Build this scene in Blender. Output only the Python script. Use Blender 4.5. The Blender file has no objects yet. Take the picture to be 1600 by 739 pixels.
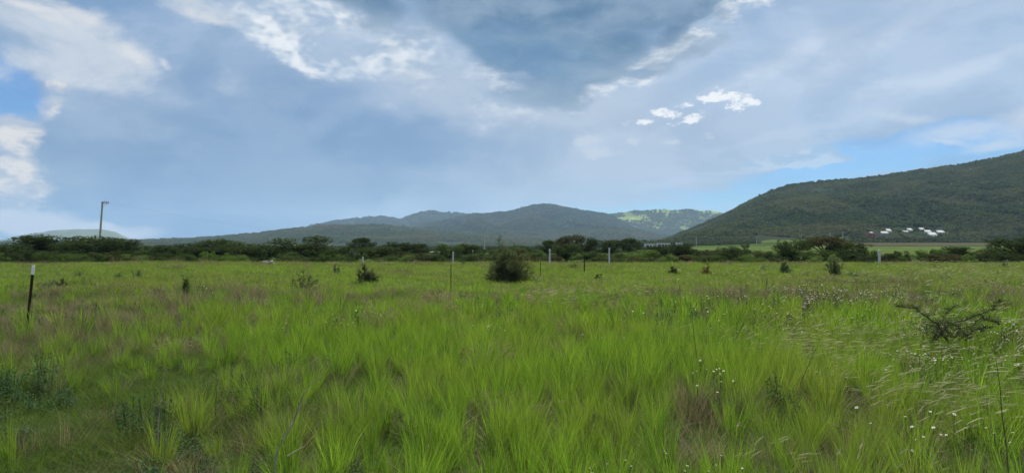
import bpy, math, random
import numpy as np
from mathutils import Vector, Matrix

SC = bpy.context.scene
COL = SC.collection
F = 1142.0          # focal length in photo pixels (photo 1600 px wide)
HZ = 385.0          # photo row of the horizon
EYE = 1.7
EXPO = 1.0

# ---------------------------------------------------------------- camera
cam_d = bpy.data.cameras.new("camera")
cam = bpy.data.objects.new("camera", cam_d)
COL.objects.link(cam)
cam.location = (0, 0, EYE)
cam.rotation_euler = (math.radians(90), 0, 0)
cam_d.sensor_width = 36
cam_d.lens = 36 * F / 1600
cam_d.shift_y = (HZ - 369.5) / 1600
cam_d.clip_start = 0.05
cam_d.clip_end = 40000
SC.camera = cam

# ---------------------------------------------------------------- exposure
SC.view_settings.view_transform = 'Standard'
SC.view_settings.look = 'None'
SC.view_settings.gamma = 1
SC.view_settings.exposure = EXPO
SC.cycles.max_bounces = 6
SC.cycles.diffuse_bounces = 3
SC.cycles.transmission_bounces = 3
SC.cycles.transparent_max_bounces = 6
SC.cycles.volume_bounces = 0

SUN_EL, SUN_AZ = 52.0, 14.0      # degrees; azimuth to the right of straight ahead

def lin(r, g, b, k=1.0):
    f = lambda c: (c / 255 / 12.92) if c / 255 <= 0.04045 else ((c / 255 + 0.055) / 1.055) ** 2.4
    return (f(r) * k, f(g) * k, f(b) * k, 1)

# ---------------------------------------------------------------- world
W = bpy.data.worlds.new("World")
SC.world = W
W.use_nodes = True
nt = W.node_tree
nt.nodes.clear()

def build_world():
    N, L = nt.nodes, nt.links
    def mk(t, **kw):
        n = N.new(t)
        for k, v in kw.items():
            setattr(n, k, v)
        return n
    def put(sock, v):
        if isinstance(v, bpy.types.NodeSocket):
            L.new(v, sock)
        else:
            sock.default_value = v
    def m(op, a, b=0.0, c=0.0, clamp=False):
        n = mk('ShaderNodeMath', operation=op, use_clamp=clamp)
        put(n.inputs[0], a); put(n.inputs[1], b)
        if op in ('MULTIPLY_ADD',):
            put(n.inputs[2], c)
        return n.outputs[0]
    def vm(op, a, b=None, out=0):
        n = mk('ShaderNodeVectorMath', operation=op)
        put(n.inputs[0], a)
        if b is not None:
            put(n.inputs[1], b)
        return n.outputs[out]
    def scale(a, s):
        n = mk('ShaderNodeVectorMath', operation='SCALE')
        put(n.inputs[0], a); n.inputs['Scale'].default_value = s
        return n.outputs[0]
    def ss(v, lo, hi, a=0.0, b=1.0):
        n = mk('ShaderNodeMapRange', interpolation_type='SMOOTHSTEP')
        put(n.inputs[0], v); n.inputs[1].default_value = lo; n.inputs[2].default_value = hi
        n.inputs[3].default_value = a; n.inputs[4].default_value = b
        return n.outputs[0]
    def noise(vec, sc, det=6.0, rough=0.55, dist=0.0):
        n = mk('ShaderNodeTexNoise')
        put(n.inputs['Vector'], vec)
        n.inputs['Scale'].default_value = sc; n.inputs['Detail'].default_value = det
        n.inputs['Roughness'].default_value = rough; n.inputs['Distortion'].default_value = dist
        return n
    def mix(f, a, b):
        n = mk('ShaderNodeMix', data_type='RGBA')
        put(n.inputs[0], f); put(n.inputs[6], a); put(n.inputs[7], b)
        chain[0] = n.outputs[2]
        return n.outputs[2]
    tc = mk('ShaderNodeTexCoord')
    D = tc.outputs['Generated']
    sep = mk('ShaderNodeSeparateXYZ'); L.new(D, sep.inputs[0])
    az = m('ARCTAN2', sep.outputs[0], sep.outputs[1])
    el = m('ARCSINE', sep.outputs[2])
    S = F / 100
    com = mk('ShaderNodeCombineXYZ')
    L.new(m('MULTIPLY', az, S), com.inputs[0]); L.new(m('MULTIPLY', el, S), com.inputs[1]); com.inputs[2].default_value = 1
    p = com.outputs[0]
    # noise space: direction, flattened so that clouds lie level
    flat = vm('MULTIPLY', D, (1.0, 1.0, 1.9))
    n_big = noise(flat, 2.2, 3, .55)
    n_mid = noise(flat, 6.0, 7, .60, .3)
    w_mid = noise(flat, 5.0, 4, .55)
    w_pf = noise(flat, 12.0, 4, .6)
    n_pf = noise(flat, 12.0, 8, .66, .15)
    n_up = noise(vm('ADD', flat, (0.004, 0.0, 0.022)), 12.0, 3, .66, .15)
    n_st = noise(vm('MULTIPLY', D, (1.4, 1.4, 4.0)), 2.6, 6, .55, .5)
    n_fine = ss(noise(flat, 42.0, 5, .6, .2).outputs[0], .34, .66)
    w_fn = noise(flat, 26.0, 3, .6)
    wf = vm('ADD', p, vm('MULTIPLY', vm('SUBTRACT', w_fn.outputs[1], (.5, .5, .5)), (.34, .34, 0)))
    n_edge = ss(n_pf.outputs[0], .34, .66)
    n_soft = ss(n_mid.outputs[0], .34, .66)
    relief = m('SUBTRACT', n_up.outputs[0], n_pf.outputs[0])
    wb = vm('ADD', p, vm('MULTIPLY', vm('SUBTRACT', w_mid.outputs[1], (.5, .5, .5)), (1.3, 1.3, 0)))
    ws = vm('ADD', p, vm('MULTIPLY', vm('SUBTRACT', w_pf.outputs[1], (.5, .5, .5)), (.42, .42, 0)))
    chain = [None]
    def uv(px, py):
        X, Z = (px - 800) / F, (HZ - py) / F
        return math.atan(X) * S, math.atan(Z / math.hypot(1, X)) * S
    def blob(q, px, py, rx, ry, rot=0.0):
        """squared distance in ellipse radii"""
        u, v = uv(px, py)
        ru = (uv(px + rx, py)[0] - uv(px - rx, py)[0]) / 2
        rv = (uv(px, py - ry)[1] - uv(px, py + ry)[1]) / 2
        if abs(rot) <= 5:
            n = mk('ShaderNodeVectorMath', operation='MULTIPLY_ADD')
            put(n.inputs[0], q); n.inputs[1].default_value = (1 / ru, 1 / rv, 0); n.inputs[2].default_value = (-u / ru, -v / rv, 0)
            return vm('DOT_PRODUCT', n.outputs[0], n.outputs[0], 1)
        ct, st = math.cos(math.radians(rot)), math.sin(math.radians(rot))
        ax = (ct / ru, st / ru, -(u * ct + v * st) / ru)
        ay = (-st / rv, ct / rv, -(-u * st + v * ct) / rv)
        x_, y_ = vm('DOT_PRODUCT', q, ax, 1), vm('DOT_PRODUCT', q, ay, 1)
        return m('MULTIPLY_ADD', y_, y_, m('MULTIPLY', x_, x_))
    def union(q, lst):
        r = None
        if chain[0] is not None:     # order the evaluation one layer after another (keeps the shader stack small)
            k_ = mk('ShaderNodeVectorMath', operation='MULTIPLY_ADD')
            put(k_.inputs[0], chain[0]); k_.inputs[1].default_value = (1e-7, 1e-7, 0); put(k_.inputs[2], q)
            q = k_.outputs[0]
        for b in lst:
            f = blob(q, *b)
            r = f if r is None else m('MINIMUM', r, f)
        r = m('SUBTRACT', 1.0, m('SQRT', r))
        chain[0] = r
        return r
    def layer(q, lst, nz, amp, lo, hi, cap=None):
        f = union(q, lst)
        if cap is not None:
            f = m('MINIMUM', f, cap)
        if nz is not None:
            f = m('ADD', f, m('MULTIPLY', m('SUBTRACT', nz, .5), amp))
        return ss(f, lo, hi)
    K = 0.5 ** EXPO
    c = lambda r, g, b: lin(r, g, b, K)
    # --- clear sky
    sky = mk('ShaderNodeTexSky', sky_type='NISHITA', sun_disc=False)
    sky.sun_elevation = math.radians(SUN_EL)
    sky.sun_rotation = math.radians(SUN_AZ)
    sky.air_density = 1.0; sky.dust_density = 0.6; sky.ozone_density = 2.0
    base = vm('MULTIPLY', sky.outputs[0], (.05 * .42, .05 * .68, .05 * 1.00))
    # --- veil: a broad thin stratus sheet over most of the sky
    holes = layer(wb, [(6, 158, 72, 50, -28), (-60, 120, 100, 64, 0), (1330, 262, 175, 24, 5), (1450, 243, 150, 26, 8), (1200, 300, 150, 34, 0), (1560, 262, 120, 26, 8), (1010, 325, 190, 16, 0)],
                  n_st.outputs[0], 1.3, -.32, .30)
    far_open = m('MULTIPLY', ss(n_big.outputs[0], .54, .68), ss(m('ABSOLUTE', az), .75, 1.1))
    veil = m('SUBTRACT', 1.0, m('MAXIMUM', holes, far_open))
    veil = m('MULTIPLY', veil, .96)
    vc = mix(ss(n_st.outputs[0], .34, .66), c(124, 158, 197), c(158, 182, 210))
    vc = mix(m('MULTIPLY', layer(wb, [(1300, 110, 560, 190, 6), (1000, 240, 330, 130, 0)], None, 0, -.35, .7), .75), vc, c(184, 204, 228))
    vc = mix(m('MULTIPLY', layer(wb, [(960, 205, 300, 100, -14), (820, 285, 330, 70, 10), (760, 190, 200, 60, -25)], n_soft, .5, -.4, .7), .8), vc, c(178, 192, 210))
    vc = mix(m('MULTIPLY', layer(wb, [(320, 345, 330, 120, 5), (260, 250, 300, 120, 0), (500, 200, 300, 90, -10), (620, 290, 200, 70, 0)], n_st.outputs[0], .8, -.6, .9), .85), vc, c(110, 145, 185))
    vc = mix(m('MULTIPLY', layer(wb, [(120, 330, 190, 42, 0), (290, 350, 150, 34, 0)], None, 0, -.6, .8), .7), vc, c(90, 134, 180))
    vc = mix(m('MULTIPLY', layer(wb, [(150, 180, 190, 90, 0), (60, 260, 130, 70, 0)], n_mid.outputs[0], .9, -.3, .9), .55), vc, c(165, 184, 206))
    vc = mix(m('MULTIPLY', layer(wb, [(640, 322, 150, 26, 8), (520, 335, 40, 22, 0), (850, 300, 260, 34, 0)], n_st.outputs[0], .7, -.35, .9), .6), vc, c(172, 195, 216))
    vc = mix(m('MULTIPLY', n_soft, .16), vc, c(196, 208, 224))
    # wispy streaks at upper right
    stk = layer(ws, [(1240, 90, 300, 34, 24), (1400, 45, 260, 40, 22), (1150, 130, 240, 22, 20), (1500, 110, 200, 18, 10)], n_st.outputs[0], 2.4, -.1, 1.1)
    vc = mix(m('MULTIPLY', stk, .75), vc, c(205, 218, 234))
    col = mix(veil, base, vc)
    # slate rain mass: soft billows low on the left
    bil = layer(wb, [(230, 300, 170, 90, 10), (420, 250, 200, 120, 0), (120, 240, 90, 60, 0)], n_soft, 1.1, -.1, .9)
    col = mix(m('MULTIPLY', bil, .35), col, c(142, 168, 199))
    tex = m('MULTIPLY', m('MULTIPLY', n_edge, ss(el, .06, .25)), .13)
    col = mix(tex, col, c(214, 221, 232))
    col = mix(m('MULTIPLY', m('MULTIPLY', ss(m('SUBTRACT', 1.0, n_soft), .35, 1.0), ss(el, .02, .12)), .22), col, c(112, 142, 176))
    # --- unseen sky overhead and behind, brightened as added fill for the house fronts
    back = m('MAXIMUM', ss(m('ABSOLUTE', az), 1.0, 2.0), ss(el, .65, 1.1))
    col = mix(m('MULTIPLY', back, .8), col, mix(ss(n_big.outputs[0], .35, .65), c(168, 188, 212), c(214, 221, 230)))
    # --- upper left bright bank
    bank = layer(wb, [(60, 40, 260, 60, -16), (200, 85, 90, 26, -22), (60, 95, 170, 30, -10), (320, 18, 110, 24, -8), (-260, 60, 300, 130, 0)], n_soft, .95, -.35, .80)
    bc = mix(ss(n_mid.outputs[0], .36, .64), c(172, 188, 208), c(212, 218, 226))
    col = mix(m('MULTIPLY', bank, .85), col, bc)
    hl = layer(ws, [(120, 22, 110, 18, -18), (215, 84, 52, 17, -30), (252, 98, 22, 12, -35), (330, 30, 60, 14, -10), (60, 12, 90, 12, -10)], n_pf.outputs[0], 2.8, -.05, 1.1)
    col = mix(m('MULTIPLY', hl, .75), col, c(228, 228, 228))
    # --- dark cloud in front of the sun
    dark = layer(wb, [(900, 20, 260, 70, 0), (800, 25, 260, 74, -12), (850, 100, 105, 62, -8), (770, 80, 120, 50, -35), (960, 75, 110, 42, 30), (1070, 18, 90, 34, 30), (560, -5, 120, 34, -12), (850, -160, 420, 200, 0)],
                 n_soft, .85, -.25, .48)
    glow = layer(wb, [(560, 75, 230, 75, -18), (720, 140, 170, 60, -22), (1080, 60, 120, 50, 32), (950, 150, 160, 50, 10)], n_mid.outputs[0], 1.4, -.35, .9)
    col = mix(m('MULTIPLY', glow, .55), col, c(192, 206, 224))
    # white puffs along its left rim, under it
    puff = layer(ws, [(535, 62, 105, 52, -14), (450, 52, 90, 40, -24), (610, 95, 105, 48, -22), (670, 75, 60, 34, -20), (400, 35, 46, 28, 0), (700, 125, 110, 42, -26), (770, 145, 80, 34, -20), (500, 20, 90, 28, -10), (640, 60, 60, 30, 0), (470, 90, 60, 18, -20)],
                 n_edge, 1.15, -.28, .72, .50)
    pc = mix(ss(m('ADD', n_pf.outputs[0], m('MULTIPLY', relief, 1.6)), .40, .66), c(165, 186, 210), c(240, 243, 246))
    col = mix(m('MULTIPLY', puff, .88), col, pc)
    dull = layer(wb, [(720, 160, 150, 50, -20), (850, 180, 190, 50, 0)], n_mid.outputs[0], 1.2, -.2, .9)
    col = mix(m('MULTIPLY', dull, .45), col, c(178, 192, 210))
    rimr = layer(ws, [(1085, 52, 70, 15, 34), (1010, 95, 66, 22, 28), (1150, 15, 60, 22, 30), (1190, 2, 50, 16, 20), (985, 118, 40, 20, 10), (930, 140, 60, 22, 20)],
                 n_edge, 1.1, -.14, .60, .50)
    col = mix(m('MULTIPLY', rimr, .85), col, mix(ss(n_pf.outputs[0], .35, .6), c(190, 206, 224), c(243, 245, 247)))
    dc = mix(ss(n_mid.outputs[0], .36, .66), c(84, 121, 156), c(148, 170, 191))
    dc = mix(m('MULTIPLY', layer(wb, [(850, 105, 120, 60, 0), (760, 90, 110, 40, -20)], None, 0, -.3, .9), .6), dc, c(92, 136, 176))
    dc = mix(m('MULTIPLY', layer(ws, [(850, 5, 330, 24, 0), (950, 30, 90, 20, 0)], n_mid.outputs[0], 2.0, .0, 1.0), .5), dc, c(150, 172, 194))
    col = mix(m('MULTIPLY', dark, .94), col, dc)
    small = layer(ws, [(1002, 108, 34, 11, -5)], n_pf.outputs[0], 1.0, -.1, .5)
    col = mix(m('MULTIPLY', small, .7), col, c(125, 156, 186))
    # --- left cumulus
    cu = layer(ws, [(22, 208, 58, 30, -12), (-40, 215, 70, 46, 0), (82, 142, 32, 16, 0), (48, 300, 44, 24, 10), (0, 316, 72, 40, 0), (72, 166, 26, 24, 0), (5, 258, 70, 20, 0), (20, 285, 60, 30, 0)], n_edge, 1.0, -.15, .62, .55)
    cc = mix(ss(m('ADD', n_pf.outputs[0], m('MULTIPLY', relief, 1.8)), .38, .62), c(186, 194, 208), c(236, 230, 224))
    col = mix(m('MULTIPLY', cu, .88), col, cc)
    # --- small bright cumulus, right of centre
    cu2 = layer(wf, [(1105, 157, 18, 9, 0), (1124, 153, 20, 12, 0), (1140, 147, 13, 13, 0), (1152, 158, 22, 12, 0), (1169, 164, 14, 9, 0), (1155, 171, 13, 8, 0), (1034, 178, 16, 13, 0), (1050, 186, 26, 11, 0), (1076, 187, 22, 9, 0), (1069, 166, 14, 6, 0), (1007, 188, 12, 6, 0)], n_fine, 1.1, -.12, .78, .50)
    col = mix(m('MULTIPLY', cu2, .88), col, mix(ss(m('ADD', n_fine, m('MULTIPLY', relief, 3.0)), .1, .8), c(196, 211, 229), c(251, 252, 252)))
    cu3 = layer(ws, [(992, 218, 12, 8, 0), (1052, 225, 18, 7, 0), (1106, 216, 14, 7, 0), (908, 212, 34, 18, 0), (955, 238, 40, 14, 0), (978, 188, 10, 4, 0)], n_edge, 1.0, .0, .8, .6)
    col = mix(m('MULTIPLY', cu3, .6), col, c(208, 215, 226))
    # --- pale cumulus over the right hill and streaks at the right edge
    cu4 = layer(ws, [(1282, 243, 34, 17, 0), (1235, 250, 40, 11, 4), (1190, 258, 40, 7, 0), (1300, 250, 36, 7, 0)], n_edge, .7, .02, .42, .6)
    col = mix(m('MULTIPLY', cu4, .85), col, mix(ss(relief, -.04, .06), c(163, 190, 218), c(190, 208, 227)))
    cu5 = layer(ws, [(1500, 205, 150, 20, 6), (1620, 190, 120, 36, 8), (1420, 190, 50, 14, -10), (1560, 228, 60, 12, -5), (1470, 222, 70, 6, -8)], n_mid.outputs[0], 2.4, -.25, .9)
    col = mix(m('MULTIPLY', cu5, .75), col, c(204, 214, 228))
    wisp = layer(ws, [(1060, 288, 110, 9, 6), (1130, 270, 90, 6, 6), (1240, 210, 160, 10, 10)], n_st.outputs[0], 1.6, -.1, .9)
    col = mix(m('MULTIPLY', wisp, .5), col, c(190, 207, 226))
    # --- pale clearing low at the left, and general paleness at the horizon
    low = layer(ws, [(100, 361, 170, 17, -2), (10, 350, 150, 24, 0), (-300, 350, 300, 28, 0)], n_pf.outputs[0], .7, -.15, .40)
    col = mix(m('MULTIPLY', low, .9), col, c(206, 208, 218))
    hz = ss(el, .0, .09, 1.0, 0.0)
    hz = m('MULTIPLY', hz, .16)
    col = mix(hz, col, c(172, 202, 230))
    g = ss(el, -.01, .0)
    col = mix(g, c(70, 85, 70), col)
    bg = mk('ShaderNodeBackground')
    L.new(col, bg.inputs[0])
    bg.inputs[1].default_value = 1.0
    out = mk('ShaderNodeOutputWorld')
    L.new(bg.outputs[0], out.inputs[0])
build_world()
W.cycles.sampling_method = 'MANUAL'
W.cycles.sample_map_resolution = 512

# ---------------------------------------------------------------- sun
sun_d = bpy.data.lights.new("sun", 'SUN')
sun = bpy.data.objects.new("sun", sun_d)
COL.objects.link(sun)
sun_d.energy = 3.8
sun_d.angle = math.radians(4)
sun_d.color = (1.0, .95, .86)
_a, _e = math.radians(SUN_AZ), math.radians(SUN_EL)
to_sun = Vector((math.sin(_a) * math.cos(_e), math.cos(_a) * math.cos(_e), math.sin(_e)))
sun.rotation_euler = to_sun.to_track_quat('Z', 'Y').to_euler()

# ================================================================ helpers
rs = np.random.RandomState(7)
random.seed(7)

def hash2(ix, iy, seed):
    n = (ix.astype(np.int64) * 374761393 + iy.astype(np.int64) * 668265263 + seed * 1442695041) & 0x7fffffff
    n = ((n ^ (n >> 13)) * 1274126177) & 0x7fffffff
    return ((n ^ (n >> 16)) & 0xffff) / 65535.0

def vnoise(x, y, seed=0):
    x = np.asarray(x, float); y = np.asarray(y, float)
    ix, iy = np.floor(x), np.floor(y)
    fx, fy = x - ix, y - iy
    fx = fx * fx * (3 - 2 * fx); fy = fy * fy * (3 - 2 * fy)
    a = hash2(ix, iy, seed); b = hash2(ix + 1, iy, seed); c = hash2(ix, iy + 1, seed); d = hash2(ix + 1, iy + 1, seed)
    return (a * (1 - fx) + b * fx) * (1 - fy) + (c * (1 - fx) + d * fx) * fy

def fbm(x, y, seed=0, octv=4):
    s, a, t = 0, .5, 0
    for o in range(octv):
        s = s + a * vnoise(np.asarray(x) * 2 ** o, np.asarray(y) * 2 ** o, seed + o * 17); t += a; a *= .5
    return s / t

def sstep(x, lo, hi):
    t = np.clip((np.asarray(x, float) - lo) / (hi - lo), 0, 1)
    return t * t * (3 - 2 * t)

def mat(name, rough=.9, spec=.2):
    m = bpy.data.materials.new(name); m.use_nodes = True
    b = m.node_tree.nodes['Principled BSDF']
    b.inputs['Roughness'].default_value = rough
    b.inputs['Specular IOR Level'].default_value = spec
    return m, m.node_tree, b

def noise_mat(name, c1, c2, scale=4, rough=.95, bump=0.0, c3=None, scale3=.5, detail=5, spec=.0, dist=.02):
    """two (or three) real surface colours broken up by noise, with fine relief"""
    m, t, b = mat(name, rough, spec)
    N, L = t.nodes, t.links
    tc = N.new('ShaderNodeTexCoord')
    def nz(s, d=detail):
        n = N.new('ShaderNodeTexNoise'); n.inputs['Scale'].default_value = s; n.inputs['Detail'].default_value = d
        n.inputs['Roughness'].default_value = .62
        L.new(tc.outputs['Object'], n.inputs['Vector']); return n
    a = nz(scale)
    r = N.new('ShaderNodeMapRange'); r.inputs[1].default_value = .36; r.inputs[2].default_value = .64
    L.new(a.outputs[0], r.inputs[0])
    mx = N.new('ShaderNodeMix'); mx.data_type = 'RGBA'
    L.new(r.outputs[0], mx.inputs[0]); mx.inputs[6].default_value = c1; mx.inputs[7].default_value = c2
    out = mx.outputs[2]
    if c3 is not None:
        a3 = nz(scale3)
        r3 = N.new('ShaderNodeMapRange'); r3.inputs[1].default_value = .46; r3.inputs[2].default_value = .62
        L.new(a3.outputs[0], r3.inputs[0])
        m3 = N.new('ShaderNodeMix'); m3.data_type = 'RGBA'
        L.new(r3.outputs[0], m3.inputs[0]); L.new(out, m3.inputs[6]); m3.inputs[7].default_value = c3
        out = m3.outputs[2]
    L.new(out, b.inputs['Base Color'])
    if bump:
        bp = N.new('ShaderNodeBump'); bp.inputs['Strength'].default_value = bump; bp.inputs['Distance'].default_value = dist
        L.new(a.outputs[0], bp.inputs['Height']); L.new(bp.outputs[0], b.inputs['Normal'])
    return m

def leaf_mat(name, c1, c2, trans=.4, patch=None, patch_scale=.3, tint=False, tcol=None, rough=.8, spec=.05):
    """leaf or blade colour: varies from plant to plant, from leaf to leaf ('tint') and by patches of ground"""
    m, t, b = mat(name, rough, spec)
    N, L = t.nodes, t.links
    oi = N.new('ShaderNodeObjectInfo')
    fac = oi.outputs['Random']
    if tint:
        at = N.new('ShaderNodeAttribute'); at.attribute_name = 'tint'
        ma = N.new('ShaderNodeMath'); ma.operation = 'MULTIPLY_ADD'; ma.inputs[1].default_value = .35
        L.new(oi.outputs['Random'], ma.inputs[0]); 
        mb = N.new('ShaderNodeMath'); mb.operation = 'MULTIPLY'; mb.inputs[1].default_value = .65
        L.new(at.outputs['Fac'], mb.inputs[0]); L.new(mb.outputs[0], ma.inputs[2])
        fac = ma.outputs[0]
    mx = N.new('ShaderNodeMix'); mx.data_type = 'RGBA'
    L.new(fac, mx.inputs[0]); mx.inputs[6].default_value = c1; mx.inputs[7].default_value = c2
    out = mx.outputs[2]
    if patch is not None:
        g = N.new('ShaderNodeNewGeometry')
        n = N.new('ShaderNodeTexNoise'); n.inputs['Scale'].default_value = patch_scale; n.inputs['Detail'].default_value = 3
        L.new(g.outputs['Position'], n.inputs['Vector'])
        r = N.new('ShaderNodeMapRange'); r.inputs[1].default_value = .46; r.inputs[2].default_value = .64; r.inputs[4].default_value = .85
        L.new(n.outputs[0], r.inputs[0])
        m2 = N.new('ShaderNodeMix'); m2.data_type = 'RGBA'
        L.new(r.outputs[0], m2.inputs[0]); L.new(out, m2.inputs[6]); m2.inputs[7].default_value = patch
        out = m2.outputs[2]
    L.new(out, b.inputs['Base Color'])
    if trans:
        tr = N.new('ShaderNodeBsdfTranslucent')
        hs = N.new('ShaderNodeMix'); hs.data_type = 'RGBA'; hs.blend_type = 'MULTIPLY'; hs.inputs[0].default_value = 1
        L.new(out, hs.inputs[6]); hs.inputs[7].default_value = tcol or (1.5, 1.35, .8, 1)
        L.new(hs.outputs[2], tr.inputs[0])
        ms = N.new('ShaderNodeMixShader'); ms.inputs[0].default_value = trans
        L.new(b.outputs[0], ms.inputs[1]); L.new(tr.outputs[0], ms.inputs[2])
        L.new(ms.outputs[0], N['Material Output'].inputs[0])
    return m

class MB:
    """collects shapes and links them as ONE mesh"""
    def __init__(s): s.v = []; s.f = []; s.mi = []; s.n = 0; s.t = []
    def add(s, v, f, mi=0, tint=0.5):
        v = np.asarray(v, float).reshape(-1, 3)
        s.v.append(v); s.f += [tuple(int(i) + s.n for i in q) for q in f]
        s.mi += [mi] * len(f); s.n += len(v)
        s.t.append(np.full(len(v), tint) if np.isscalar(tint) else np.asarray(tint, float))
    def box(s, c, d, rz=0.0, mi=0, taper=1.0):
        x, y, z = d[0] / 2, d[1] / 2, d[2] / 2
        v = np.array([(-x, -y, -z), (x, -y, -z), (x, y, -z), (-x, y, -z), (-x * taper, -y * taper, z), (x * taper, -y * taper, z), (x * taper, y * taper, z), (-x * taper, y * taper, z)])
        cr, sr = math.cos(rz), math.sin(rz)
        v = np.stack([v[:, 0] * cr - v[:, 1] * sr, v[:, 0] * sr + v[:, 1] * cr, v[:, 2]], 1) + np.array(c)
        s.add(v, [(0, 3, 2, 1), (4, 5, 6, 7), (0, 1, 5, 4), (1, 2, 6, 5), (2, 3, 7, 6), (3, 0, 4, 7)], mi)
    def tube(s, pts, rad, n=6, mi=0, cap=True):
        pts = [Vector(p) for p in pts]
        if np.isscalar(rad): rad = [rad] * len(pts)
        ring = []
        up = Vector((0.31, .17, 1)).normalized()
        for i, p in enumerate(pts):
            d = (pts[min(i + 1, len(pts) - 1)] - pts[max(i - 1, 0)])
            d = d.normalized() if d.length > 1e-9 else Vector((0, 0, 1))
            a = d.cross(up if abs(d.dot(up)) < .95 else Vector((1, 0, 0))).normalized(); b = d.cross(a)
            for k in range(n):
                an = 2 * math.pi * k / n
                ring.append(p + (a * math.cos(an) + b * math.sin(an)) * rad[i])
        f = []
        for i in range(len(pts) - 1):
            for k in range(n):
                k2 = (k + 1) % n
                f.append((i * n + k, i * n + k2, (i + 1) * n + k2, (i + 1) * n + k))
        if cap:
            f.append(tuple(reversed(range(n)))); f.append(tuple(range((len(pts) - 1) * n, len(pts) * n)))
        s.add([tuple(r) for r in ring], f, mi)
    def mesh(s, name, mats, smooth=False):
        me = bpy.data.meshes.new(name)
        v = np.concatenate(s.v) if s.v else np.zeros((0, 3))
        me.from_pydata(v.tolist(), [], s.f)
        for m in (mats if isinstance(mats, (list, tuple)) else [mats]): me.materials.append(m)
        if len(s.f):
            me.polygons.foreach_set('material_index', s.mi)
            at = me.attributes.new('tint', 'FLOAT', 'POINT'); at.data.foreach_set('value', np.concatenate(s.t).astype(np.float32))
            if smooth: me.polygons.foreach_set('use_smooth', [True] * len(s.f))
        me.update()
        return me
    def build(s, name, mats, parent=None, smooth=False):
        return link(name, s.mesh(name, mats, smooth), parent)

def link(name, data, parent=None):
    o = bpy.data.objects.new(name, data); COL.objects.link(o)
    if parent is not None: o.parent = parent
    return o

def tag(o, label=None, cat=None, group=None, kind=None):
    if label: o['label'] = label
    if cat: o['category'] = cat
    if group: o['group'] = group
    if kind: o['kind'] = kind
    return o

def thing(name, loc, label, cat, group=None, rz=0.0):
    o = link(name, None); o.location = loc; o.rotation_euler = (0, 0, rz)
    return tag(o, label, cat, group)

def P(px, py, Y):
    return Vector(((px - 800) / F * Y, Y, EYE + (HZ - py) / F * Y))
def PX(px, Y):
    return (px - 800) / F * Y

# ================================================================ terrain
def ground_z(X, Y):
    X = np.asarray(X, float); Y = np.asarray(Y, float)
    px = 800 + F * X / np.maximum(Y, 1.0)
    r = np.hypot(X, Y)
    z = (fbm(X / 9, Y / 9, 3, 3) - .5) * .16 * sstep(r, 0, 4)
    rise = sstep(Y, 250, 640) * 4.6 * sstep(px, 930, 1250)
    z = z + rise + (fbm(X / 60, Y / 60, 5, 3) - .5) * .5 * sstep(Y, 60, 200)
    return z

class Hill:
    def __init__(s, name, crest, R, Y0, z0, power, amp, seed, sx=160., sy=600., back=.5):
        s.name = name; s.cx = [c[0] for c in crest]; s.cy = [c[1] for c in crest]
        s.R = R; s.Y0 = Y0; s.z0 = z0; s.p = power; s.amp = amp; s.seed = seed; s.sx = sx; s.sy = sy; s.back = back
    def crest_py(s, px):
        # smooth interpolation plus small natural unevenness
        y = np.interp(px, s.cx, s.cy)
        k = 0
        for d in (-9, -5, 5, 9): k = k + np.interp(px + d, s.cx, s.cy)
        y = (y + k) / 5
        return y + (vnoise(px / 13., 0 * px, s.seed) - .5) * 1.6 + (vnoise(px / 4.5, 0 * px, s.seed + 3) - .5) * .7
    def z(s, X, Y):
        X = np.asarray(X, float); Y = np.asarray(Y, float)
        px = 800 + F * X / Y
        R = np.interp(px, [q[0] for q in s.R], [q[1] for q in s.R])
        H = EYE + (HZ - s.crest_py(px)) / F * R
        t = (Y - s.Y0) / (R - s.Y0)
        tc = np.clip(t, 0, 1)
        up = s.z0 + (H - s.z0) * tc ** s.p
        spur = (1 - np.abs(2 * fbm(X / s.sx + .35 * (Y / s.sy), Y / s.sy, s.seed, 4) - 1)) - .72
        fine = fbm(X / 45., Y / 45., s.seed + 9, 3) - .5
        up = up + (spur * s.amp + fine * s.amp * .18) * np.sqrt(tc) * (1 - tc) * 2.2 * np.clip((H - s.z0) / 60, 0, 1)
        down = np.clip(t - 1, 0, 9)
        return np.where(t > 1, H - (H - s.z0) * s.back * down ** 1.3 * 2 - down * 8, up)
    def grid(s, px0, px1, npx, nt, m, tback=.4):
        px = np.linspace(px0, px1, npx)[None, :]
        t = np.concatenate([np.linspace(0, 1, nt), 1 + np.linspace(0.02, tback, 10)])[:, None]
        R = np.interp(px, [q[0] for q in s.R], [q[1] for q in s.R])
        Y = s.Y0 + t * (R - s.Y0); X = (px - 800) / F * Y
        Z = s.z(X, Y)
        return grid_obj(s.name, X, Y, Z, m)

def grid_obj(name, X, Y, Z, m, smooth=True):
    ny, nx = X.shape
    v = np.stack([X, Y, Z], -1).reshape(-1, 3)
    i = np.arange(ny * nx).reshape(ny, nx)
    f = np.stack([i[:-1, :-1], i[:-1, 1:], i[1:, 1:], i[1:, :-1]], -1).reshape(-1, 4)
    me = bpy.data.meshes.new(name)
    me.vertices.add(len(v)); me.vertices.foreach_set('co', v.astype(np.float32).ravel())
    me.loops.add(f.size); me.loops.foreach_set('vertex_index', f.astype(np.int32).ravel())
    me.polygons.add(len(f)); me.polygons.foreach_set('loop_start', np.arange(0, f.size, 4, dtype=np.int32))
    me.polygons.foreach_set('use_smooth', np.ones(len(f), bool))
    me.update(calc_edges=True); me.validate()
    me.materials.append(m)
    return link(name, me)

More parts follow.
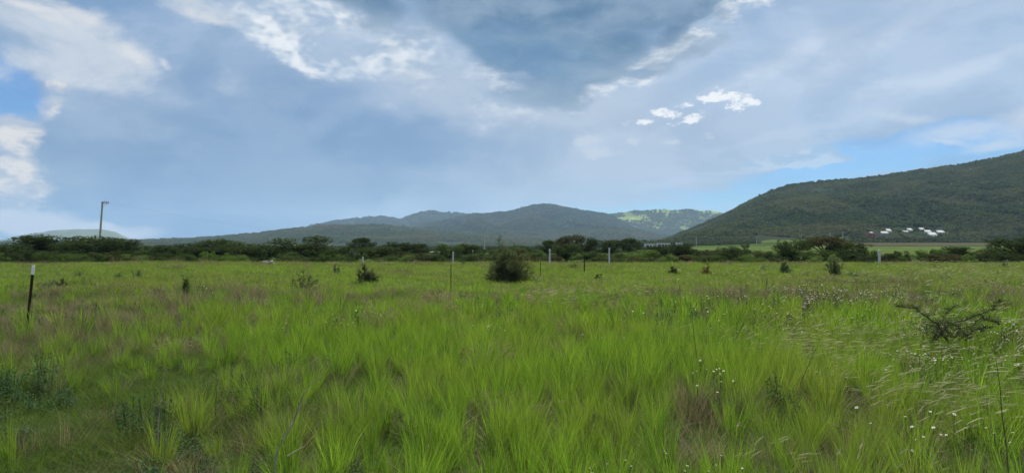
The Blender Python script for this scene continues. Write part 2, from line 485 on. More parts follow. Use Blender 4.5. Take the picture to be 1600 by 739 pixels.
m_soil = noise_mat('meadow soil', (.016, .020, .008, 1), (.034, .046, .014, 1), 1.3, bump=.5, c3=(.036, .030, .018, 1), scale3=.2, dist=.05)
m_plain = noise_mat('scrub plain', (.030, .055, .018, 1), (.055, .085, .028, 1), .02, c3=(.045, .05, .025, 1), scale3=.006)
m_hill_right = noise_mat('near hillside', (.014, .026, .012, 1), (.024, .038, .018, 1), .03, bump=.6, c3=(.034, .038, .026, 1), scale3=.010, dist=3)
m_hill_mid = noise_mat('middle hills', (.022, .036, .018, 1), (.040, .052, .026, 1), .012, bump=.6, c3=(.052, .052, .032, 1), scale3=.004, dist=5)
m_hill_far = noise_mat('far hills', (.014, .026, .014, 1), (.024, .036, .020, 1), .008, bump=.6, c3=(.028, .036, .022, 1), scale3=.0025, dist=8)
m_hill_pale = noise_mat('far hill painted sunlit', (.13, .17, .04, 1), (.24, .28, .08, 1), .012, bump=.5, c3=(.05, .075, .03, 1), scale3=.005, dist=5)  # sunlight on this slope is painted in as a lighter, yellower base colour
m_hill_left = noise_mat('left far hill', (.07, .09, .05, 1), (.12, .13, .07, 1), .006, c3=(.06, .08, .05, 1), scale3=.002)

# ground sheet, out past the farthest hills
rr = np.concatenate([np.linspace(.01, 70, 60), np.geomspace(73, 9800, 90)])[:, None]
aa = np.linspace(0, 2 * math.pi, 241)[None, :]
GX, GY = rr * np.sin(aa), rr * np.cos(aa)
g = grid_obj('ground', GX, GY, ground_z(GX, GY), m_soil); tag(g, kind='structure')
# the sheet carries two materials: meadow soil near, scrub plain beyond the hedge
g.data.materials.append(m_plain)
mi = np.zeros((149, 240), np.int32); mi[62:, :] = 1
g.data.polygons.foreach_set('material_index', mi.ravel())

H_right = Hill('right_hill', [(900, 384), (1010, 381), (1030, 378), (1060, 367), (1100, 350), (1130, 336), (1165, 319), (1200, 301), (1230, 290), (1260, 286.5), (1300, 283), (1345, 279), (1400, 272), (1450, 265), (1500, 258), (1550, 249), (1600, 238), (1700, 218), (1900, 195), (2200, 190), (2600, 260), (3000, 370)],
               [(900, 1500), (1230, 1450), (1600, 1300), (3000, 1100)], 690, 3.2, 1.12, 42, 11, 130, 700)
H_mid = Hill('low_middle_hill', [(-600, 372), (-200, 376), (0, 379), (100, 378), (210, 376), (300, 373), (350, 369), (400, 364.5), (430, 360), (470, 355.5), (500, 353), (560, 351), (590, 352), (640, 357), (700, 363), (760, 369), (850, 374), (930, 378), (1050, 381), (1150, 384)],
             [(-600, 3000), (1150, 2900)], 1900, -1.5, 1.0, 40, 21, 230, 900)
H_foot = Hill('dark_foothill', [(560, 384), (640, 374), (720, 362), (790, 357), (860, 358), (930, 357), (985, 357), (1020, 366), (1060, 374), (1130, 380), (1200, 384)],
              [(500, 3600), (1250, 3600)], 2500, -1.5, 1.0, 55, 61, 200, 800)
H_main = Hill('main_mountain', [(560, 384), (610, 368), (640, 356), (665, 350), (700, 343), (735, 336), (770, 333.5), (795, 331.5), (810, 327), (830, 322), (843, 320), (857, 318), (870, 321), (885, 324.5), (930, 332), (950, 333.5), (960, 340), (975, 350), (1000, 359), (1040, 369), (1150, 381)],
              [(500, 4600), (1250, 4600)], 3000, -1.5, 1.05, 150, 31, 300, 1100)
H_back = Hill('blue_back_ridge', [(300, 384), (380, 370), (430, 361), (470, 356), (500, 350), (520, 346), (545, 342), (565, 341), (585, 338.5), (605, 339), (625, 342), (640, 339), (652, 333), (668, 330), (685, 331), (700, 333.5), (718, 332.5), (735, 335), (780, 345), (900, 380)],
              [(300, 6000), (950, 6000)], 4700, -1.5, 1.0, 80, 41, 300, 1000)
H_pale = Hill('painted_sunlit_hill', [(800, 380), (880, 356), (930, 338), (960, 334), (985, 331), (1005, 329.5), (1045, 328), (1085, 328.5), (1120, 331), (1160, 336), (1250, 350), (1400, 378)],
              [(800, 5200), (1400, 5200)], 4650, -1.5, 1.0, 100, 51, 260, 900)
H_left = Hill('left_far_hill', [(-500, 360), (-300, 352), (-60, 382), (10, 373), (30, 368), (50, 364.5), (90, 360), (125, 358.5), (160, 357.5), (172, 360), (185, 365), (205, 373.5), (230, 381), (260, 385)],
              [(-500, 7000), (260, 7000)], 5200, -1.5, 1.0, 50, 71, 500, 1500)
HILLS = [H_right, H_mid, H_foot, H_main, H_back, H_pale, H_left]
for h, a in ((H_right, (905, 2990, 520, 90, m_hill_right)), (H_mid, (-590, 1140, 420, 70, m_hill_mid)), (H_foot, (565, 1190, 220, 50, m_hill_mid)),
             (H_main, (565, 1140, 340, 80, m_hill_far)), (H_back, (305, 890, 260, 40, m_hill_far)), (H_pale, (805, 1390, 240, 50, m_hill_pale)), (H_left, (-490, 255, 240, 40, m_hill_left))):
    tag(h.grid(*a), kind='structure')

def surf_z(X, Y):
    z = float(ground_z(X, Y))
    px = 800 + F * X / Y
    if 905 < px < 2990 and Y > H_right.Y0: z = max(z, float(H_right.z(X, Y)))
    return z
def hit(px, py, y0=60.0, y1=1500.0):
    """where the sight line through a photo pixel first meets the ground or the right hill"""
    Y = y0
    while Y < y1:
        if EYE + (HZ - py) / F * Y <= surf_z(PX(px, Y), Y): break
        Y *= 1.004
    return Vector((PX(px, Y), Y, surf_z(PX(px, Y), Y)))

# field sheets draped on the plain
def field(name, corners, m, lift=.12, nx=40, ny=14):
    """corners: four (px, Y): near-left, near-right, far-right, far-left"""
    (a, ya), (b, yb), (c, yc), (d, yd) = corners
    u = np.linspace(0, 1, nx)[None, :]; v = np.linspace(0, 1, ny)[:, None]
    xa, xb, xc, xd = PX(a, ya), PX(b, yb), PX(c, yc), PX(d, yd)
    X = (xa * (1 - u) + xb * u) * (1 - v) + (xd * (1 - u) + xc * u) * v
    Y = (ya * (1 - u) + yb * u) * (1 - v) + (yd * (1 - u) + yc * u) * v
    Z = np.vectorize(surf_z)(X, Y) + lift
    return tag(grid_obj(name, X, Y, Z, m), kind='structure')
m_crop = noise_mat('young crop', (.055, .090, .022, 1), (.082, .120, .032, 1), .15, c3=(.050, .062, .025, 1), scale3=.03)
m_crop2 = noise_mat('pale green stubble', (.055, .085, .022, 1), (.075, .108, .03, 1), .08)
m_plow = noise_mat('fallow earth', (.062, .052, .038, 1), (.082, .068, .050, 1), .1, c3=(.05, .055, .03, 1), scale3=.02)
field('green_crop_field', [(1325, 120), (2100, 120), (2000, 400), (1180, 400)], m_crop)
field('crop_strip', [(1060, 210), (1230, 210), (1240, 420), (1080, 420)], m_crop, .15)
field('fallow_field', [(1300, 430), (2000, 430), (1700, 600), (1290, 600)], m_plow)
field('hill_foot_crop', [(1195, 560), (1312, 560), (1318, 735), (1190, 700)], m_crop2, .35)
field('hill_foot_stubble', [(1470, 610), (2000, 610), (1900, 715), (1480, 690)], m_crop2, .3)

# ================================================================ scatter by geometry nodes
def proto_collection(name, meshes):
    c = bpy.data.collections.new(name)
    for i, me in enumerate(meshes):
        o = bpy.data.objects.new('%s_%03d' % (name, i), me); c.objects.link(o)
    return c
def scatter(name, label, pts, rots, scl, idx, coll, cat=None):
    me = bpy.data.meshes.new(name)
    n = len(pts)
    me.vertices.add(n); me.vertices.foreach_set('co', np.asarray(pts, np.float32).ravel())
    a = me.attributes.new('rot', 'FLOAT_VECTOR', 'POINT'); a.data.foreach_set('vector', np.asarray(rots, np.float32).ravel())
    a = me.attributes.new('scl', 'FLOAT_VECTOR', 'POINT'); a.data.foreach_set('vector', np.asarray(scl, np.float32).ravel())
    a = me.attributes.new('idx', 'INT', 'POINT'); a.data.foreach_set('value', np.asarray(idx, np.int32))
    me.update()
    o = link(name, me)
    ng = bpy.data.node_groups.new(name, 'GeometryNodeTree')
    ng.interface.new_socket('Geometry', in_out='INPUT', socket_type='NodeSocketGeometry')
    ng.interface.new_socket('Geometry', in_out='OUTPUT', socket_type='NodeSocketGeometry')
    N, L = ng.nodes, ng.links
    gi, go = N.new('NodeGroupInput'), N.new('NodeGroupOutput')
    ip = N.new('GeometryNodeInstanceOnPoints'); ci = N.new('GeometryNodeCollectionInfo')
    ci.inputs[0].default_value = coll; ci.inputs['Separate Children'].default_value = True; ci.inputs['Reset Children'].default_value = True
    def na(nm, ty):
        x = N.new('GeometryNodeInputNamedAttribute'); x.data_type = ty; x.inputs[0].default_value = nm; return x.outputs[0]
    L.new(gi.outputs[0], ip.inputs['Points']); L.new(ci.outputs[0], ip.inputs['Instance'])
    ip.inputs['Pick Instance'].default_value = True
    L.new(na('idx', 'INT'), ip.inputs['Instance Index'])
    er = N.new('FunctionNodeEulerToRotation'); L.new(na('rot', 'FLOAT_VECTOR'), er.inputs[0]); L.new(er.outputs[0], ip.inputs['Rotation'])
    L.new(na('scl', 'FLOAT_VECTOR'), ip.inputs['Scale'])
    L.new(ip.outputs[0], go.inputs[0])
    md = o.modifiers.new('scatter', 'NODES'); md.node_group = ng
    tag(o, label, cat, kind='stuff')
    return o

# ---- small scrub clumps seen from far: lumpy little crowns
def blob_mesh(name, m, seed, n=70, flat=.62, leaf=.24):
    """a far shrub: a shell of overlapping leaf-spray faces, uneven and see-through at the edge"""
    r = np.random.RandomState(seed)
    b = MB()
    cl = r.normal(0, .22, (5, 3)) * (1, 1, .4) + (0, 0, .45)
    for i in range(n):
        c0 = cl[r.randint(5)]
        d = r.normal(0, 1, 3); d /= np.linalg.norm(d)
        c = c0 + d * np.array((.34, .34, .34 * flat / .62)) * r.uniform(.7, 1.05)
        c[2] = max(c[2], .04)
        nrm = d + r.normal(0, .35, 3); nrm /= np.linalg.norm(nrm)
        a = np.cross(nrm, r.normal(0, 1, 3)); a /= np.linalg.norm(a); bb = np.cross(nrm, a)
        s = leaf * r.uniform(.6, 1.1)
        k = r.randint(4, 6)
        an = np.linspace(0, 2 * math.pi, k, endpoint=False) + r.uniform(0, 1)
        rad = s * r.uniform(.5, .8, k)
        v = [c + a * math.cos(q) * w + bb * math.sin(q) * w for q, w in zip(an, rad)]
        b.add(v, [tuple(range(k))], 0, r.rand())
    return b.mesh(name, m)
m_scrub_r = leaf_mat('hillside scrub', (.004, .013, .006, 1), (.064, .098, .034, 1), .45, tint=True, patch=(.075, .088, .045, 1), patch_scale=.010)
m_scrub_m = leaf_mat('mid hill scrub', (.020, .044, .016, 1), (.075, .105, .036, 1), .45, tint=True, patch=(.095, .092, .055, 1), patch_scale=.0045)
m_scrub_f = leaf_mat('far hill scrub', (.012, .026, .013, 1), (.050, .074, .028, 1), .45, tint=True, patch=(.070, .078, .048, 1), patch_scale=.003)
m_scrub_p = leaf_mat('pale hill scrub', (.045, .07, .025, 1), (.11, .14, .05, 1), .45, tint=True)  # lightened along with its hill, part of the painted sunlight
m_plain_tree = leaf_mat('plain trees', (.016, .030, .012, 1), (.040, .064, .020, 1), .45, tint=True)
def blobs(tagname, m): return proto_collection(tagname, [blob_mesh(tagname, m, 100 + i) for i in range(6)])
c_r, c_m, c_f, c_p, c_t = blobs('hill_scrub', m_scrub_r), blobs('mid_scrub', m_scrub_m), blobs('far_scrub', m_scrub_f), blobs('pale_scrub', m_scrub_p), blobs('plain_tree', m_plain_tree)

def hill_cover(name, label, h, coll, n, px0, px1, s0, s1, seed, dens=.42, tmax=1.03):
    r = np.random.RandomState(seed)
    px = r.uniform(px0, px1, n * 3)
    R = np.interp(px, [q[0] for q in h.R], [q[1] for q in h.R])
    t = r.uniform(0.0, tmax, n * 3) 
    Y = h.Y0 + t * (R - h.Y0); X = (px - 800) / F * Y
    d = fbm(X / 90, Y / 130, seed, 4) + r.uniform(-.22, .22, n * 3)
    if h is H_right:          # the hamlet stands in a clearing
        Zc = h.z(X, Y); py = HZ - F * (Zc - EYE) / Y
        d = np.where((px > 1350) & (px < 1482) & (py > 354) & (py < 374) & (r.rand(n * 3) < .97), -1, d)
        d = np.where((Y < 735) & (px > 1180) & (px < 1330), -1, d)
    k = np.where(d > dens)[0][:n]
    X, Y = X[k], Y[k]; Z = h.z(X, Y)
    s = r.uniform(s0, s1, len(k)) * (.8 + .5 * vnoise(X / 60, Y / 60, seed + 2))
    rot = np.stack([r.uniform(-.1, .1, len(k)), r.uniform(-.1, .1, len(k)), r.uniform(0, 6.28, len(k))], 1)
    scl = np.stack([s, s, s * r.uniform(.55, .95, len(k))], 1)
    scatter(name, label, np.stack([X, Y, Z - .15 * s], 1), rot, scl, r.randint(0, 6, len(k)), coll)
hill_cover('hillside_scrub', 'dense dark scrub and small trees covering the big right hill', H_right, c_r, 66000, 930, 2000, 2.6, 6.4, 1, .40)
hill_cover('mid_hill_scrub', 'scrub covering the low hills behind the trees', H_mid, c_m, 30000, -100, 1130, 5, 11, 2, .48)
hill_cover('foothill_scrub', 'dark scrub on the foothill below the mountain', H_foot, c_m, 14000, 600, 1180, 6, 12, 3, .42)
hill_cover('mountain_scrub', 'dark scrub forest on the main mountain', H_main, c_f, 24000, 580, 1130, 8, 17, 4, .47)
hill_cover('back_ridge_scrub', 'distant scrub along the blue back ridge', H_back, c_f, 9000, 320, 880, 10, 20, 5, .45)
hill_cover('pale_hill_scrub', 'scattered scrub on the pale hill painted as sunlit', H_pale, c_p, 7000, 830, 1380, 9, 19, 6, .50)

# ---- trees scattered over the plain, too far to tell apart
def plain_cover(n, seed):
    r = np.random.RandomState(seed)
    px = r.uniform(-500, 2100, n * 4)
    Y = 130 * (2300 / 130.) ** r.uniform(0, 1, n * 4)
    Y[px > 1000] = 130 + (r.rand((px > 1000).sum()) ** .8) * 620
    X = (px - 800) / F * Y
    d = fbm(X / 70, Y / 50, seed, 3) + r.uniform(-.15, .15, n * 4)
    ok = d > .50
    openf = ((px > 1170) & (Y > 100) & (Y < 610)) | ((px > 1050) & (px < 1250) & (Y > 200) & (Y < 430)) | ((px > 1185) & (px < 1325) & (Y < 720))
    ok &= ~openf
    ok &= ~((Y < 160) & (px < 1000) & (d < .6))
    k = np.where(ok)[0][:n]
    X, Y = X[k], Y[k]
    s = r.uniform(1.8, 4.2, len(k)) * np.interp(Y, [130, 400, 900, 1500, 2300], [.42, .62, 1.1, 1.6, 2.1])
    Z = ground_z(X, Y)
    rot = np.stack([r.uniform(-.1, .1, len(k)), r.uniform(-.1, .1, len(k)), r.uniform(0, 6.28, len(k))], 1)
    scl = np.stack([s, s, s * r.uniform(.5, .8, len(k))], 1)
    scatter('far_trees', 'far-off scrub trees dotted over the plain in front of the hills', np.stack([X, Y, Z - .1], 1), rot, scl, r.randint(0, 6, len(k)), c_t)
plain_cover(9000, 12)

# ================================================================ the meadow
m_fresh = leaf_mat('fresh tussock blades', (.030, .095, .012, 1), (.205, .32, .055, 1), .42, patch=(.15, .20, .05, 1), patch_scale=.45, tcol=(1.5, 1.5, .6, 1), rough=.7, spec=.08, tint=True)
m_fine = leaf_mat('fine dark grass', (.022, .066, .012, 1), (.115, .195, .036, 1), .42, patch=(.070, .10, .030, 1), patch_scale=.5, rough=.7, spec=.06, tint=True)
m_dull = leaf_mat('darker meadow blades', (.022, .068, .010, 1), (.120, .205, .030, 1), .38, patch=(.10, .125, .045, 1), patch_scale=.6, tint=True, rough=.7, spec=.05)  # fill blades coloured darker to stand for shade between the tussocks
m_dry = leaf_mat('dry stems', (.14, .12, .075, 1), (.34, .29, .18, 1), .3, tint=True, rough=.8, spec=.1, tcol=(1.2, 1.1, .9, 1))
m_husk = leaf_mat('old brown thatch', (.05, .042, .028, 1), (.15, .125, .08, 1), .2, tint=True, rough=.9, tcol=(1.1, 1.1, 1, 1))
m_seed = leaf_mat('feathery seed heads', (.22, .23, .13, 1), (.36, .36, .24, 1), .45, rough=.8, spec=.1, tcol=(1.2, 1.2, 1.0, 1))
m_pink = leaf_mat('pinkish seed heads', (.22, .18, .125, 1), (.31, .27, .19, 1), .45, rough=.8, tcol=(1.2, 1.1, 1, 1))
m_weed = leaf_mat('blue green weed', (.035, .085, .035, 1), (.06, .12, .05, 1), .4, rough=.6)
m_petal = leaf_mat('white petals', (.78, .78, .74, 1), (.82, .82, .80, 1), .35, rough=.6, tcol=(1, 1, 1, 1))
m_disc = leaf_mat('yellow flower discs', (.55, .38, .04, 1), (.6, .42, .05, 1), .1)
m_far_g = leaf_mat('far meadow grass', (.060, .140, .020, 1), (.175, .285, .048, 1), .45, tint=True, patch=(.12, .17, .045, 1), patch_scale=.10, tcol=(1.6, 1.45, .65, 1))

def blades(b, r, n, rad, L0, L1, w, bend, lean=(0.06, 0), mi=0, spread=1.0, seg=3, z0=-.03, head=None):
    """arching tapered ribbons from a tuft; head = (slot, length, width) puts a feathery spike on the tip"""
    for i in range(n):
        q = rad * math.sqrt(r.rand()); a = r.uniform(0, 2 * math.pi)
        base = np.array([q * math.cos(a), q * math.sin(a), z0])
        a2 = a + r.normal(0, .7)
        L = r.uniform(L0, L1)
        k = bend * r.uniform(.3, 1.3)
        dx = math.cos(a2) * (.10 + k) * spread + lean[0] * r.uniform(.4, 1.6); dy = math.sin(a2) * (.10 + k) * spread + lean[1] * r.uniform(.4, 1.6)
        wa = r.uniform(0, math.pi); wv = np.array([math.cos(wa), math.sin(wa), 0])
        ww = w * r.uniform(.7, 1.25)
        pts = []
        for j in range(seg + 1):
            t = j / seg
            hh = math.hypot(dx, dy)
            up = L * (t - .42 * min(hh, 1.3) * t * t)
            pts.append(base + np.array([dx * L * (.25 * t + .75 * t * t), dy * L * (.25 * t + .75 * t * t), up]))
        v, f = [], []
        for j in range(seg):
            wj = ww * (1 - .75 * (j / seg) ** 1.5) / 2
            v += [pts[j] - wv * wj, pts[j] + wv * wj]
        v.append(pts[-1])
        for j in range(seg - 1): f.append((2 * j, 2 * j + 1, 2 * j + 3, 2 * j + 2))
        f.append((2 * seg - 2, 2 * seg - 1, 2 * seg))
        b.add(v, f, mi, r.rand())
        if head:
            ms, hl, hw = head
            d = pts[-1] - pts[-2]; d /= np.linalg.norm(d)
            d = d + np.array([.45, .02, -.10]) * r.uniform(.2, 1.2); d /= np.linalg.norm(d)
            s = np.cross(d, [0, 0, 1.0]); s /= np.linalg.norm(s); s2 = np.cross(d, s)
            l = hl * r.uniform(.7, 1.2)
            for sv in (s, s2):
                p0 = pts[-1]
                b.add([p0, p0 + d * l * .25 + sv * hw * .5, p0 + d * l * .7 + sv * hw * .4 - np.array([0, 0, .06 * l]), p0 + d * l - np.array([0, 0, .18 * l]), p0 + d * l * .7 - sv * hw * .4 - np.array([0, 0, .06 * l]), p0 + d * l * .25 - sv * hw * .5],
                      [(0, 1, 2, 3, 4, 5)], ms, r.rand())
            for q_ in range(5):      # loose bristles
                t_ = r.rand(); p0 = pts[-1] + d * l * t_
                e = d * .5 + r.normal(0, .5, 3); e /= np.linalg.norm(e)
                b.add([p0, p0 + e * hw * 1.4, p0 + e * hw * 1.3 + d * .004 + s * hw * .15], [(0, 1, 2)], ms, r.rand())

def leaves(b, r, n, c, rad, size, mi=0, flat=1.0, up=.0):
    """loose leaf-sized faces filling an ellipsoid, thicker towards its skin"""
    d = r.normal(0, 1, (n, 3)); d /= np.linalg.norm(d, axis=1)[:, None]
    q = r.uniform(.15, 1, n) ** .45
    p = np.array(c) + d * q[:, None] * np.array(rad)
    for i in range(n):
        nr = r.normal(0, 1, 3) + d[i] * .6 + np.array([0, 0, up]); nr /= np.linalg.norm(nr)
        a = np.cross(nr, r.normal(0, 1, 3)); a /= np.linalg.norm(a); bb = np.cross(nr, a)
        s = size * r.uniform(.6, 1.3)
        b.add([p[i] - a * s * .5, p[i] + bb * s * .28, p[i] + a * s * .5, p[i] - bb * s * .28], [(0, 1, 2, 3)], mi, r.rand())

LOD = [(1.0, 1.0, 1.0, 3), (2.1, .55, 1.15, 3), (4.2, .34, 1.9, 2)]   # blade width, blade count, tuft radius, segments
def species(kind, lod, seed):
    r = np.random.RandomState(seed * 13 + lod * 101 + 5)
    W_, C_, R_, S_ = LOD[lod]
    b = MB()
    n = lambda k: max(4, int(k * C_))
    if kind == 'tussock':
        blades(b, r, n(150), .065 * R_, .30, .72, .0040 * W_, .16, seg=S_, mi=0)
        blades(b, r, n(50), .10 * R_, .15, .42, .0042 * W_, .5, seg=S_, mi=0)
        blades(b, r, n(22), .10 * R_, .2, .55, .0036 * W_, .8, seg=S_, mi=1)
        M = [m_fresh, m_dry]
    elif kind == 'mid':
        blades(b, r, n(110), .17 * R_, .22, .50, .0038 * W_, .40, seg=S_, mi=0)
        blades(b, r, n(20), .2 * R_, .2, .45, .0028 * W_, .6, seg=S_, mi=1)
        M = [m_dull, m_dry]
    elif kind == 'fine':
        blades(b, r, n(150), .24 * R_, .12, .38, .0034 * W_, .55, seg=S_, mi=0)
        blades(b, r, n(26), .24 * R_, .10, .30, .0028 * W_, .9, seg=S_, mi=1)
        M = [m_fine, m_husk]
    elif kind == 'dry':
        blades(b, r, n(60), .13 * R_, .25, .62, .0026 * W_, .30, seg=S_, mi=0)
        blades(b, r, n(90), .17 * R_, .15, .45, .0034 * W_, .55, seg=S_, mi=1)
        blades(b, r, n(24), .17 * R_, .2, .5, .0034 * W_, .4, seg=S_, mi=2)
        M = [m_dry, m_husk, m_fine]
    elif kind == 'pink':
        blades(b, r, n(60), .16 * R_, .3, .55, .0026 * W_, .25, seg=S_, mi=0, head=(1, .07 * (1 + .2 * lod), .010 * (1 + .5 * lod)))
        blades(b, r, n(60), .16 * R_, .15, .4, .0034 * W_, .5, seg=S_, mi=2)
        M = [m_dry, m_pink, m_fine]
    elif kind == 'weed':
        for q in range(9):
            a, d = r.uniform(0, 6.28), r.uniform(0, .16)
            h = r.uniform(.28, .55)
            leaves(b, r, int(34 * (1 if lod == 0 else .6)), (d * math.cos(a) * R_, d * math.sin(a) * R_, h * .55), (.07 * R_, .07 * R_, h * .5), .028 * (1 + .8 * lod), 0)
            b.tube([(d * .5 * math.cos(a), d * .5 * math.sin(a), -.02), (d * math.cos(a) * R_, d * math.sin(a) * R_, h)], .002 * W_, 3, 1, False)
        M = [m_weed, m_husk]
    elif kind == 'seed':
        blades(b, r, n(13), .12 * R_, .5, .85, .0026 * W_, .14, lean=(.60, .05), seg=4, mi=1, head=(2, .15 * (1 + .1 * lod), .011 * (1 + .5 * lod)))
        blades(b, r, n(70), .14 * R_, .2, .5, .0038 * W_, .45, lean=(.25, 0), seg=S_, mi=0)
        M = [m_fresh, m_dry, m_seed]
    elif kind == 'daisy':
        for q in range(n(11)):
            a, d = r.uniform(0, 6.28), r.uniform(0, .28)
            h = r.uniform(.30, .56)
            p0 = np.array([d * math.cos(a), d * math.sin(a), 0]); p1 = p0 + np.array([r.normal(0, .05), r.normal(0, .05), h])
            b.tube([p0, p1], .0016 * W_, 3, 1, False)
            nr = np.array([r.normal(0, .35), -.35 + r.normal(0, .3), 1.0]); nr /= np.linalg.norm(nr)
            e1 = np.cross(nr, [1, .1, 0]); e1 /= np.linalg.norm(e1); e2 = np.cross(nr, e1)
            R0 = r.uniform(.005, .012) * (1 + .5 * lod)
            for k in range(8):
                t0, t1 = k * math.pi / 4, k * math.pi / 4 + .62
                c0, c1 = e1 * math.cos(t0) + e2 * math.sin(t0), e1 * math.cos(t1) + e2 * math.sin(t1)
                b.add([p1 + c0 * R0 * .3, p1 + c0 * R0, p1 + c1 * R0, p1 + c1 * R0 * .3], [(0, 1, 2, 3)], 2, .5)
            b.add([p1 + nr * .002 + (e1 * math.cos(t) + e2 * math.sin(t)) * R0 * .34 for t in np.arange(6) * math.pi / 3], [tuple(range(6))], 3, .5)
        leaves(b, r, n(90), (0, 0, .18), (.26, .26, .17), .030 * (1 + .5 * lod), 0)
        M = [m_weed, m_fine, m_petal, m_disc]
    elif kind == 'far':
        blades(b, r, n(330), .30 * R_, .14, .42, .0040 * W_, .40, seg=2, mi=0)
        blades(b, r, n(50), .32 * R_, .2, .48, .0030 * W_, .40, seg=2, mi=1)
        M = [m_far_g, m_dry]
    return b.mesh('grass_%s' % kind, M)

KINDS_G = ['tussock', 'mid', 'fine', 'dry', 'pink', 'weed', 'seed', 'daisy', 'far']
VAR = 4
g_meshes = [species(k, l, v) for l in range(3) for k in KINDS_G for v in range(VAR)]
g_coll = proto_collection('grass_tuft', g_meshes)
def gi_(lod, k, v): return (lod * len(KINDS_G) + KINDS_G.index(k)) * VAR + v

def spot(px, py, cx, cy, rx, ry, soft=.5):
    d = np.sqrt(((px - cx) / rx) ** 2 + ((py - cy) / ry) ** 2)
    return np.clip((1 + soft - d) / (2 * soft), 0, 1)

